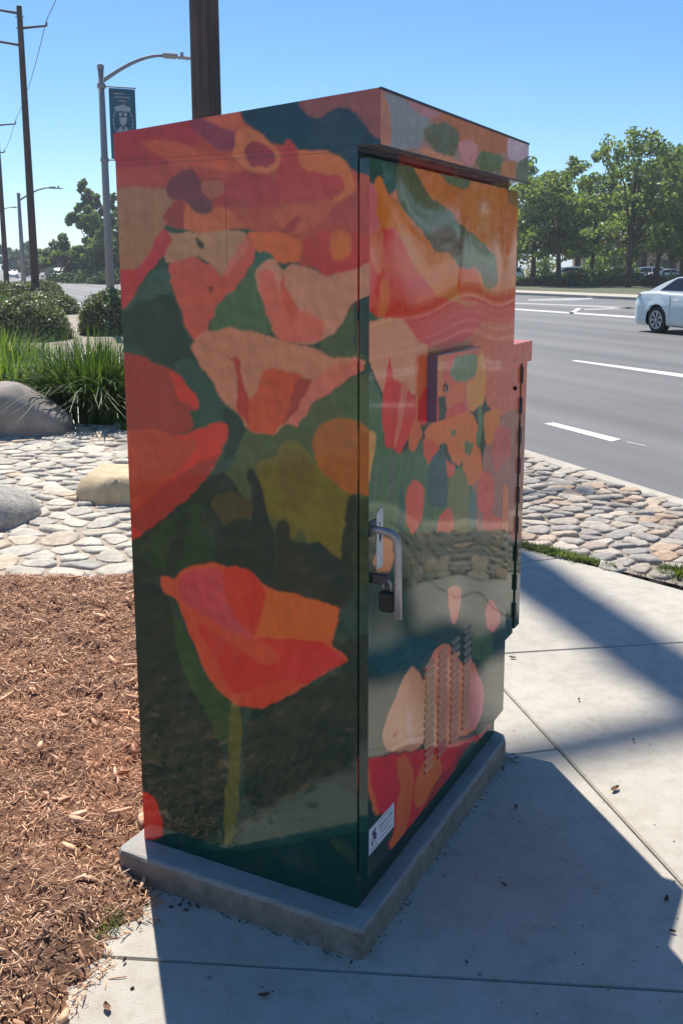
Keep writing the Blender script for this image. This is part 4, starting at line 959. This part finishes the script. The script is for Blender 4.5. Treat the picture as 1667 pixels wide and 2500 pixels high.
def crown_lobes(h,w_,z0,n,seed,top=1.0):
    r=random.Random(seed); out=[]
    for i in range(n):
        z=z0+(h-z0)*(i+.5)/n; f=math.sin(math.pi*min(.96,max(.12,(z-z0)/(h-z0)*.8+.15)))**.7
        for k in range(2 if i<n-1 else 1):
            a=r.uniform(0,6.28); rr4=w_*f*.42*r.uniform(.6,1.1); out.append((math.cos(a)*rr4,math.sin(a)*rr4,z,w_*f*.42,w_*f*.42,(h-z0)/n*.75))
    return out
GR='row of leafy trees beyond the road'
# (photo x, base y, top y, crown width px, label)
row=[(1300,697,392,190,'green tree at the left end of the row, closest to the cabinet'),
     (1362,699,388,190,'leafy tree with a slim trunk, second in the row'),
     (1440,695,372,150,'rounded tree with yellow green patches in the middle of the row'),
     (1532,701,300,200,'tallest tree of the row, rising above its neighbours'),
     (1600,698,352,170,'broad dark tree just behind the white car roof'),
     (1662,696,360,170,'tree at the right edge of the photo')]
for i,(u,vb,vt,wpx,lab) in enumerate(row):
    d=3620/(vb-655.); d=min(d,92); x,y=G(u,655+3621/d); k=math.hypot(1,0); h=(655-vt)/2414*y*1.0+1.5; wm=wpx/2414*y
    if i==3: cr=crown_lobes(h*.74,wm*1.05,3.0,4,40)+[(-1.7,0,h-2.4,1.9,1.8,1.5),(.5,.3,h-1.7,1.9,1.8,1.6),(2.5,0,h-3.4,1.7,1.6,1.7),(.6,0,h-4.4,1.9,1.8,1.5),(3.2,0,h-5.6,1.6,1.6,1.5)]
    else: cr=crown_lobes(h,wm,2.7,5,30+i)
    tree(lab,(x,y,-.02),h,cr,7800,.31,'leaf',50+i,.21,3.2,GR)
for i,(u,d,h,wm) in enumerate(((1255,112,12,8),(1330,118,11,8),(1410,115,10.5,9),(1485,120,12,9),(1570,118,11,9),(1640,116,12,9))):
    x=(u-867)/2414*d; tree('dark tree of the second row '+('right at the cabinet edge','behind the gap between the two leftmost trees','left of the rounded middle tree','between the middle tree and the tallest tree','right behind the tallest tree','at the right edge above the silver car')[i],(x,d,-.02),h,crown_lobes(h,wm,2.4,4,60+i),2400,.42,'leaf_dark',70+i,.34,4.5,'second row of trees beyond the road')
# trees right of the picture, mirrored in the door
for i,(az,d,h,wm) in enumerate(((27,70,13,9),(34,62,14,10),(40,55,12,9),(46,48,13,10),(52,42,12,9),(59,40,11,9),(68,42,12,9))):
    a=math.radians(az); tree('leafy tree mirrored in the door, '+('just outside the right photo edge','second from the right photo edge','third from the right photo edge','in the middle of its row','near the middle of its row, closer','second from the far end of its row','at the far end of its row')[i],(math.sin(a)*d,math.cos(a)*d,-.02),h,crown_lobes(h,wm,3.0,4,80+i),3600,.42,'leaf',90+i,.25,3,'trees across the junction')
# low hedge and bushes under the row
def bush(label,u,d,w_,h,m,seed,n=900,group='low bushes under the tree row'):
    x=(u-867)/2414*d; e=empty('bush',(x,d,-.02),0,label,'bush',group); r=np.random.default_rng(seed); q=r.normal(size=(n,3)); q/=np.linalg.norm(q,axis=1)[:,None]; q[:,2]=np.abs(q[:,2]); P=q*r.uniform(.5,1,n)[:,None]*np.array([w_/2,1.,h])
    leafquads('leaves',P,.3,M[m],e,seed); mb=MB(); mb.tube([(0,0,-.1),(0,0,h*.6)],[.06,.03],6); mb.build('stem',M['trunk'],e)
for i,(u,d,w_,h,m) in enumerate(((1280,84,5,.8,'leaf_dark'),(1345,86,5,.9,'leaf_dark'),(1395,88,4,1.3,'leaf'),(1430,86,4.5,1.6,'leaf_dark'),(1490,87,5,1.0,'leaf_dark'),(1520,92,4,2.4,'leaf'),(1565,86,5,1.2,'leaf_dark'),(1625,86,5,1.1,'leaf'),(1450,96,4,3,'leaf'),(1320,98,4,3.2,'leaf'))):
    bush(('low dark bush','low green bush')[m=='leaf']+(' at the foot of the leftmost tree of the row',' at the foot of the slim second tree of the row',' just right of the slim second tree',' under the rounded middle tree of the row',' left of the tallest tree trunk',' behind the tallest tree trunk',' right of the tallest tree trunk',' above the roof of the silver car',' standing taller behind the middle tree',' standing taller behind the leftmost trees')[i],u,d,w_,h,m,200+i)
# ------------------------------------------------------------ left background trees
def tpx(label,u,d,vt,wpx,m,seed,n=5000,s=.5,lob=5,z0=1.2,group='trees along the far side of the road',name='tree'):
    x=(u-867)/2414*d; h=(655-vt)/2414*d+1.5; m='leaf_left' if m in('leaf_dark','leaf') else m; return tree(label,(x,d,-.1),h,crown_lobes(h,wpx/2414*d*1.3,z0,lob,seed),n,s,m,seed,.25,z0+1,group)
LG='trees along the left horizon'
tpx('tallest conifer like tree left of the cabinet',226,118,445,52,'leaf_dark',301,7000,.55,7,1.5,LG,'pine_tree')
tpx('slender tree against the lamp pole beside the tall one',262,112,480,70,'leaf_dark',302,6000,.5,6,1.2,LG)
tpx('broad rounded tree in front of the tall one',168,112,578,90,'leaf',303,5200,.45,3,.6,LG)
tpx('rounded tree partly behind the nearest street lamp',242,105,560,80,'leaf',304,5200,.42,4,.5,LG)
tpx('tree at the edge of the cabinet',290,108,520,70,'leaf_dark',305,4200,.45,5,.5,LG)
tpx('hazy bluish distant tree left of the broad rounded tree',118,210,607,45,'leaf_hazed',306,2600,.8,4,1,LG)
tpx('rusty brown distant tree between the utility poles',88,170,622,50,'leaf_rust',307,2400,.6,3,.8,LG)
tpx('hazy bluish distant tree behind the second street lamp',66,200,595,46,'leaf_hazed',308,2600,.8,4,1,LG)
tpx('hazy bluish distant tree at the left edge',20,190,598,60,'leaf_hazed',309,2600,.8,4,1,LG)
tpx('small distant tree behind the cars',142,230,632,50,'leaf_hazed',310,2000,.8,3,.5,LG)
for i,(u,d,w_,h) in enumerate(((165,112,7,1.6),(205,108,7,1.4),(240,104,6,1.7),(275,100,6,1.5))): bush(('dark bush under the broad rounded tree','dark bush under the tall conifer like tree','dark bush left of the nearest lamp pole','dark bush at the left cabinet edge')[[165,205,240,275].index(u)],u,d,w_,h,'leaf_dark',330+i,700,'bushes on the left horizon')
# ------------------------------------------------------------ utility poles and wires
arms={}
def upole(label,base,h,r0,r1,arml,group='wooden utility poles along the road',m='pole_far'):
    e=empty('utility_pole',(base[0],base[1],-.05),0,label,'utility pole',group)
    mb=MB(); nn=12; mb.tube([(0,0,h*i/nn) for i in range(nn+1)],[r0+(r1-r0)*i/nn for i in range(nn+1)],14); mb.build('pole',M[m],e,True)
    tips=[]
    for side,z,l,rise in arml:
        d=N*side*l; mb=MB(); mb.tube([(0,0,z),tuple(d*.5+Vector((0,0,z+rise*.5))),tuple(d+Vector((0,0,z+rise)))],[.06,.05,.045],6); mb.build('crossarm',M[m],e)
        mb=MB(); t=d+Vector((0,0,z+rise)); mb.tube([tuple(t),tuple(t+Vector((0,0,.12))),tuple(t+Vector((0,0,.2)))],[.05,.06,.03],8); mb.build('insulator',M['lamp_head'],e,True); tips.append(Vector(base+(0,))+t+Vector((0,0,.18)))
    for z in (h*.93,h*.965):
        mb=MB(); mb.tube([(-r1*1.7,0,z),(r1*1.7,0,z)],.02,5); mb.build('bolt',M['wire'],e)
    return tips
def atn(u,n): # point on the line of sight of photo column u at distance n from the road axis
    r=(u-867)/2414.; y=n/(r*.925+.380); return (r*y,y)
b1=atn(85,3.66); h1=W(50,12,b1[1]).z
b0=atn(15,3.6); h0=W(8,278,b0[1]).z
z_=lambda v,b:W(60,v,b[1]).z
t1=upole('brown utility pole with crossarms left of the street lamp',b1,h1,.19,.12,[(1,z_(66,b1),1.12,.2),(-1,z_(30,b1),1.3,.1),(-1,z_(108,b1),1.3,.12)])
t0=upole('second utility pole at the left edge, further away',b0,h0,.19,.12,[(1,z_(304,b0),1.2,.15),(-1,z_(284,b0),1.2,.1),(-1,z_(330,b0),1.2,.1)])
b00=atn(-8,3.6); t00=upole('farthest utility pole at the left edge',b00,12,.18,.12,[(1,10.6,1.2,.1),(-1,11.3,1.2,.1),(-1,9.7,1.2,.1)])
BP=(-2.26,15.5)
tb=upole('thick weathered wooden pole standing behind the cabinet',BP,18.6,.235,.19,[(1,13.4,1.2,.2),(-1,14.8,1.3,.1),(-1,13.0,1.3,.1)],m='pole')
e=[o for o in bpy.data.objects if o.get('label','').startswith('thick weathered')][0]
mb=MB(); d=N*1.5; mb.tube([tuple(-d+Vector((0,-.22,17.5))),tuple(d+Vector((0,-.22,17.5)))],.085,8); mb.build('crossarm',M['pole'],e)
mb=MB(); mb.tube([(.1,-.3,14.2),(.1,-.3,15.3)],[.2,.2],14); mb.build('shadow_can',M['lamp_pole'],e,True)  # unseen can added to make the pole's cast shadow lumpy
for i,chain in enumerate(((tb[0],t1[0],t0[0],t00[0]),(tb[1],t1[1],t0[1],t00[1]),(tb[2],t1[2],t0[2],t00[2]))):
    # all three wires go on past the camera
    nx_=chain[0]-(t1[i]-chain[0])*.9; pts=[]
    ch=[nx_]+list(chain)
    for a,b in zip(ch[:-1],ch[1:]):
        for k in range(14):
            t=k/14; p=a.lerp(b,t); p.z-=4*t*(1-t)*(a-b).length*.018; pts.append(tuple(p))
    pts.append(tuple(ch[-1])); mb=MB(); mb.tube(pts,.016,5); o=mb.build('overhead_wire',M['wire'])
    tag(o,('thin overhead wire on the road side of the poles','upper overhead wire on the far side of the poles','lower overhead wire on the far side of the poles')[i],'wire','overhead wires')
# ------------------------------------------------------------ street lamps
def lamp(label,base,htop,arm,banner=False,r=.098):
    e=empty('street_lamp',(base[0],base[1],-.05),0,label,'street lamp','street lamps along the kerb')
    mb=MB(); mb.tube([(0,0,0),(0,0,htop*.5),(0,0,htop)],[r*1.12,r*.92,r*.72],14); mb.tube([(0,0,htop),(0,0,htop+.08),(0,0,htop+.12)],[r*.86,r*.86,r*.3],14); mb.build('pole',M['lamp_pole'],e,True)
    D=N; pts=[]
    for t in np.linspace(0,1,12):
        x=arm*.72*t; z=htop-.20+.62*math.sin(t*math.pi/2)**1.0; pts.append(tuple(D*x+Vector((0,0,z-.1*(1-t)))))
    mb=MB(); mb.tube(pts,[.05-.015*t for t in np.linspace(0,1,12)],8); mb.build('arm',M['lamp_pole'],e,True)
    end=Vector(pts[-1]); ang=math.atan2(D.y,D.x)
    mb=MB(); mb.box(0,.36,-.11,.11,-.07,.05,.03); mb.box(.36,.70,-.09,.09,-.065,-.005,.02); hd=mb.build('luminaire',M['lamp_head'],e,False,tuple(end+Vector((0,0,.02))),ang)
    mb=MB(); mb.tube([(.48,0,-.005),(.48,0,.09)],[.045,.045],10); mb.build('photocell',M['lamp_head'],hd,True)
    if banner:
        zt,zb=banner; x0,x1=.17,.80; s=Vector((0,0,1))
        for z in(zt,zb):
            mb=MB(); mb.tube([(0,0,z),tuple(D*(x1+.03)+s*z)],.016,6); mb.tube([tuple(s*(z-.05)),tuple(s*(z+.05))],r*1.05,12); mb.build('banner_bracket',M['lamp_pole'],e,True)
        nb=Vector((D.y,-D.x,0)); V_=[];F_=[];nx_,nz_=8,10
        q=lambda x,z,o=0: tuple(D*x+s*z+nb*(.02*math.sin(x*5+z*2)+o))
        mb=MB()
        for side in(0,.004):
            base_=len(mb.v)
            for j in range(nz_+1):
                for i in range(nx_+1): mb.v.append(q(x0+(x1-x0)*i/nx_,zb+.03+(zt-zb-.06)*j/nz_,-side))
            for j in range(nz_):
                for i in range(nx_): a=base_+j*(nx_+1)+i; mb.f.append((a,a+1,a+nx_+2,a+nx_+1))
        bo=mb.build('banner',M['banner'],e)
        # print on the banner: pale emblem of a capped head in a ring, lines of small lettering
        mb=MB(); cxb=(x0+x1)/2; W_=x1-x0
        def P(pts): mb.poly([q(cxb+a*W_/2,zt-b*1.0,.006) for a,b in pts])
        for rowz_,(a0,a1) in ((.17,(-.6,.1)),(.25,(-.55,.55)),(.33,(-.25,.25))):
            x=a0
            while x<a1: P([(x,rowz_),(x+.07,rowz_),(x+.07,rowz_-.035),(x,rowz_-.035)]); x+=.105
        P([(-.5,.56),(.5,.56),(.66,.47),(0,.40),(-.66,.47)]); P([(.1,.40),(.22,.42),(.12,.34)])
        P([(-.34,.60),(-.05,.58),(-.1,.68),(-.3,.66)]); P([(.34,.60),(.05,.58),(.1,.68),(.3,.66)]); P([(-.3,.70),(.3,.70),(.22,.84),(0,.92),(-.22,.84)]); P([(-.45,1.0),(-.15,.9),(0,1.02),(.15,.9),(.45,1.0),(.2,1.12),(0,1.06),(-.2,1.12)])
        for k in range(22):
            a=6.28*k/22; c1,s1=math.cos(a),math.sin(a); c2,s2=math.cos(a+.2),math.sin(a+.2)
            P([(c1*.78,.8+s1*.36),(c2*.78,.8+s2*.36),(c2*.70,.8+s2*.33),(c1*.70,.8+s1*.33)])
        mb.build('banner_print',M['banner_art'],bo)
    return e
l1=atn(268,3.72); lz=lambda v,b:W(250,v,b[1]).z
lamp('nearest grey street lamp, carrying a navy banner',l1,lz(168,l1)+.05,2.1,(lz(207,l1)+.02,lz(385,l1)))
l2=atn(57,3.72); lamp('second street lamp, seen past the brown utility pole',l2,W(45,476,l2[1]).z+.05,2.2,r=.12)
l3=atn(-9,3.72); lamp('third, farthest street lamp at the left edge',l3,6.2,2.2,r=.12)
# ------------------------------------------------------------ cars
def car(label,origin,heading,paint_,scale=1,detail=True,suv=False,group=None):
    """local x runs forward from the rear bumper, y to the left, z up"""
    e=empty('car',origin,heading,label,'car',group); LEN=4.63; hw=.89; wx=[1.02,3.72]; wr=.335
    zt_pts=[(0,.62),(.03,.80),(.10,.985),(.35,1.03),(.95,1.045),(1.4,1.02),(3.2,1.0),(3.9,.93),(4.4,.78),(4.6,.6),(4.63,.5)]
    if suv: zt_pts=[(0,.7),(.05,1.0),(.2,1.08),(1,1.1),(3.3,1.1),(4.2,1.0),(4.5,.8),(4.63,.6)]
    def zt(x):
        for (a,b),(c,d) in zip(zt_pts[:-1],zt_pts[1:]):
            if x<=c: return b+(d-b)*(x-a)/(c-a)
        return zt_pts[-1][1]
    def hwid(x): return hw*(1-.16*max(0,(.35-x)/.35)**2.2-.20*max(0,(x-4.1)/.53)**2)
    xs=sorted(set([0,.02,.06,.12,.2,.3]+[round(.3+.05*i,3) for i in range(86)])); xs=[x for x in xs if x<=LEN]
    V=[];F=[];lev=[(0,.17),(.8,.17),(.955,.2),(.99,.26)]+[(1.0,z) for z in (.31,.36,.41,.46,.51,.56,.61,.66)]+[(.995,.71),(.985,.76),(.97,.82)]
    K=len(lev)+4
    for x in xs:
        W2=hwid(x); z1=zt(x); zlow=.17+(.14*max(0,(.25-x)/.25)+.1*max(0,(x-4.3)/.33))
        sec=[]
        for wf,z in lev:
            zz=max(z,zlow) if z<.5 else z
            sec.append((wf*W2,min(zz,z1-.08)))
        sec+= [(.955*W2,z1-.07),(.925*W2,z1-.02),(.86*W2,z1),(0,z1+.025)]
        V+=[(x,y,z) for y,z in sec]
    nx_=len(xs)
    V=[list(p) for p in V]
    for p in V:
        for wcx in wx:
            if p[1]>.6*hw and p[2]<.8:
                dx,dz=p[0]-wcx,p[2]-wr; dd=math.hypot(dx,dz)
                R_=wr+.055
                if R_-.03<dd<R_+.03: p[0]=wcx+dx/dd*R_; p[2]=wr+dz/dd*R_
                if R_-.02<dd<R_+.10: p[1]+=.018*(1-abs(dd-R_-.03)/.1)
    for i in range(nx_-1):
        for j in range(K-1):
            q=(i*K+j,i*K+j+1,(i+1)*K+j+1,(i+1)*K+j); cx_=sum(V[a][0] for a in q)/4;cz=sum(V[a][2] for a in q)/4;cy_=sum(V[a][1] for a in q)/4
            if cy_>.6*hw and any(math.hypot(cx_-w0,cz-wr)<wr+.05 for w0 in wx):continue
            if j<3 and any(abs(cx_-w0)<wr+.03 for w0 in wx):continue
            F.append(q)
    F.append(tuple(range(K)));F.append(tuple((nx_-1)*K+j for j in range(K-1,-1,-1)))
    n0=len(V); V=V+[[x,-y,z] for x,y,z in V]; F=F+[tuple(n0+a for a in reversed(q)) for q in F]
    bo=link('body',mesh('body',V,F,M[paint_],True),e)
    # inner dark tub so that the arches are not see-through
    mb=MB(); mb.box(.3,4.3,-.62,.62,.2,.7); mb.box(1.5,3.2,-.84,.84,.2,.7); mb.build('underbody',M['dark'],e)
    # cabin
    if suv: base=[(.15,1.07),(3.5,1.08)]; roof=[(.45,1.66),(2.7,1.62)]
    else: base=[(.52,1.03),(3.55,1.0)]; roof=[(1.40,1.40),(2.45,1.435)]
    def side(x,z): # half width of the cabin at z
        return .80-(.80-.58)*(z-1.0)/.43
    outl=[(base[0][0],base[0][1]),(base[0][0]+(roof[0][0]-base[0][0])*.55,base[0][1]+(roof[0][1]-base[0][1])*.62),(roof[0][0],roof[0][1]),((roof[0][0]+roof[1][0])/2,roof[0][1]+.045),(roof[1][0],roof[1][1]),(roof[1][0]+(base[1][0]-roof[1][0])*.5,roof[1][1]-(roof[1][1]-base[1][1])*.42),(base[1][0],base[1][1])]
    Vc=[];Fc=[];k=len(outl)
    for s_ in(1,-1): Vc+=[(x,s_*side(x,z),z) for x,z in outl]
    Vc+=[(x,0,z+.02) for x,z in outl]
    Fc.append(tuple(range(k)));Fc.append(tuple(range(2*k-1,k-1,-1)))
    for i in range(k-1): Fc.append((i,i+1,2*k+i+1,2*k+i)); Fc.append((2*k+i,2*k+i+1,k+i+1,k+i))
    link('cabin',mesh('cabin',Vc,Fc,M[paint_]),e)
    def glass(pts,nm='side_window'):
        for s_ in(1,-1):
            mb=MB(); mb.prism([(x,s_*(side(x,z)+.003),z) for x,z in pts],(0,s_*.006,0)); mb.build(nm,M['glass'],e)
    if not suv:
        glass([(.98,1.075),(1.30,1.30),(1.44,1.375),(1.95,1.40),(1.95,1.07)]); glass([(2.0,1.07),(2.0,1.40),(2.40,1.395),(3.10,1.10),(3.12,1.06)])
        rg=[(.62,1.075),(1.34,1.385)]; wg=[(3.42,1.06),(2.55,1.405)]
    else:
        glass([(.4,1.14),(.55,1.55),(1.6,1.57),(1.6,1.14)]); glass([(1.7,1.14),(1.7,1.57),(2.6,1.55),(3.2,1.14)]); rg=[(.17,1.15),(.42,1.6)]; wg=[(3.42,1.12),(2.75,1.58)]
    for (a,b),nm in((rg,'rear_window'),(wg,'windscreen')):
        s_=-1 if nm=='rear_window' else 1
        mb=MB(); mb.prism([(a[0],-side(0,a[1])+.06,a[1]+.014),(a[0],side(0,a[1])-.06,a[1]+.014),(b[0],side(0,b[1])-.05,b[1]+.02),(b[0],-side(0,b[1])+.05,b[1]+.02)],(s_*.02,0,.015)); mb.build(nm,M['glass'],e)
    # wheels
    tm=MB(); tm.tube([(0,-.105,0),(0,-.09,0),(0,.09,0),(0,.105,0)],[wr-.03,wr,wr,wr-.03],28); tme=tm.me('tyre',M['tyre'],False)
    rm=MB(); 
    for k in range(7 if detail else 5):
        a=6.283*k/(7 if detail else 5)
        for off in(-.13,.13):
            a2=a+off; ca,sa=math.cos(a2),math.sin(a2); px_,pz=-sa*.012,ca*.012
            rm.prism([(math.cos(a)*.05-px_,.0,math.sin(a)*.05-pz),(ca*.205-px_*1.6,.0,sa*.205-pz*1.6),(ca*.205+px_*1.6,.0,sa*.205+pz*1.6),(math.cos(a)*.05+px_,.0,math.sin(a)*.05+pz)],(0,.02,0))
    rm.tube([(0,-.005,0),(0,.03,0)],[.06,.05],16)
    nseg=32
    for k in range(nseg):
        a,b=6.2832*k/nseg,6.2832*(k+1)/nseg; q=[]
        rm.prism([(math.cos(a)*.20,0,math.sin(a)*.20),(math.cos(b)*.20,0,math.sin(b)*.20),(math.cos(b)*.232,0,math.sin(b)*.232),(math.cos(a)*.232,0,math.sin(a)*.232)],(0,.02,0))
    rme=rm.me('rim',M['rim'])
    for w0 in wx:
        for s_ in(1,-1):
            wo_=link('wheel',tme,e,(w0,s_*.775,wr)); ro=link('rim',rme,wo_,(0,s_*.10,0),0 if s_>0 else math.pi)
    for s_ in(1,-1):
        mb=MB(); y=s_*.70; mb.prism([(.035,s_*.50,.86),(.025,s_*.62,.86),(.12,s_*.80,.875),(.34,s_*.868,.92),(.34,s_*.862,.975),(.15,s_*.79,.985),(.055,s_*.6,.97)],(-.012,s_*.02,.004)); mb.build('tail_light',M['tail'],e)
        mb=MB(); mb.box(4.32,4.56,s_*.62-.14,s_*.62+.14,.62,.76,.03); mb.build('headlight',M['lens'],e)
        if detail:
            for x in(1.72,2.78):
                mb=MB(); mb.box(x-.12,x+.08,s_*.895-.012,s_*.895+.014,.815,.845,.008); mb.build('door_handle',M[paint_],e)
            mb=MB(); mb.box(2.9,3.1,s_*.93-.09,s_*.93+.09,1.02,1.14,.04); mb.build('mirror',M[paint_],e)
            mb=MB()
            for x in(1.50,2.32,3.25): mb.box(x,x+.007,s_*.886-.006,s_*.886+.006,.33,.95)
            mb.build('door_seam',M['gap'],e)
    mb=MB(); mb.box(-.01,.03,-.25,.25,.62,.76); mb.build('number_plate',M['carwhite'],e)
    mb=MB(); mb.box(-.015,.3,-.72,.72,.18,.30,.04); mb.build('rear_bumper',M['dark'],e)
    return e
wheel=G(1605,813,RZ); fw=-U  # heading towards the camera side
hd=math.atan2(fw.y,fw.x)
left_=Vector((-fw.y,fw.x,0))   # car's left
# the side seen is the one nearer the camera
near=-1 if left_.dot(N)>0 else 1
o_=Vector((wheel[0],wheel[1],0))-fw*1.02-left_*near*.80
car('silver white sedan cut off by the right edge of the photo',(o_.x,o_.y,RZ),hd,'carpaint')
def farcar(label,u,d,head,paint_,suv,z=RZ,group='distant cars'): car(label,((u-867)/2414*d,d,z),head,paint_,detail=False,suv=suv,group=group)
farcar('dark green distant car coming along the left road',140,122,hd,'cardark',True)
farcar('white distant car behind the dark green one',127,150,hd,'carwhite',True)
farcar('white distant car left of the brown utility pole',28,165,hd,'carwhite',False)
farcar('pale distant car under the trees left of the cabinet',178,128,hd+.1,'carwhite',False)
for i,(u,d) in enumerate(((1278,104),(1375,106),(1436,104),(1475,108),(1552,106),(1585,104),(1622,107))):
    car(('pale parked van at the cabinet edge','small pale parked car behind the second tree','pale parked van left of the middle tree','white parked car between middle and tallest trees','silver parked van right of the tallest tree','white parked car left of the sedan roof','pale parked van above the sedan roof')[i]+' beyond the road',((u-867)/2414*d,d,-.02),(.1 if i%2 else 3.2),'carwhite' if i%3 else 'carpaint',detail=False,suv=(i%2==0),group='parked cars behind the tree row')
# ------------------------------------------------------------ buildings behind the trees
def building(label,u,d,wd,h,dep=12,roof=2.2,rz=0,group=None):
    x=(u-867)/2414*d; e=empty('building',(x,d,-.05),rz,label,'building',group)
    mb=MB(); mb.box(-wd/2,wd/2,0,dep,0,h); mb.build('wall',M['stucco'],e)
    mb=MB(); o=.6; v=[(-wd/2-o,-o,h+.003),(wd/2+o,-o,h+.003),(wd/2+o,dep+o,h+.003),(-wd/2-o,dep+o,h+.003),(-wd/2+dep/2,dep/2,h+roof),(wd/2-dep/2,dep/2,h+roof)]
    mb.v=v; mb.f=[(0,1,5,4),(1,2,5),(2,3,4,5),(3,0,4),(3,2,1,0)]; mb.build('roof',M['rooftile'],e)
    k=int(wd/4)
    wm=MB().box(-.8,.8,-.06,.02,1.0,2.6).me('window',M['glass'])
    for i in range(k): link('window',wm,e,(-wd/2+2+i*4,0,0))
building('low peach building with red tile roof at the right edge behind the trees',1690,128,26,4.6,12,1.6)
building('low pale building among the trees left of the cabinet',262,128,16,3.2,10,1.2)
# ------------------------------------------------------------ light summer haze
hm=bpy.data.materials.new('haze'); hm.use_nodes=True; hn=hm.node_tree; hn.nodes.clear(); pv=hn.nodes.new('ShaderNodeVolumePrincipled'); pv.inputs['Density'].default_value=.0006; pv.inputs['Color'].default_value=(.86,.92,1,1); pv.inputs['Anisotropy'].default_value=.3
ho=hn.nodes.new('ShaderNodeOutputMaterial'); hn.links.new(pv.outputs[0],ho.inputs['Volume'])
mb=MB(); mb.box(-2900,2900,-2900,2900,-1.2,21); hz=mb.build('haze',hm); tag(hz,kind='stuff')
print('objects',len(bpy.data.objects),'tris',sum(len(m.loop_triangles) if m.loop_triangles else len(m.polygons)*2 for m in bpy.data.meshes))
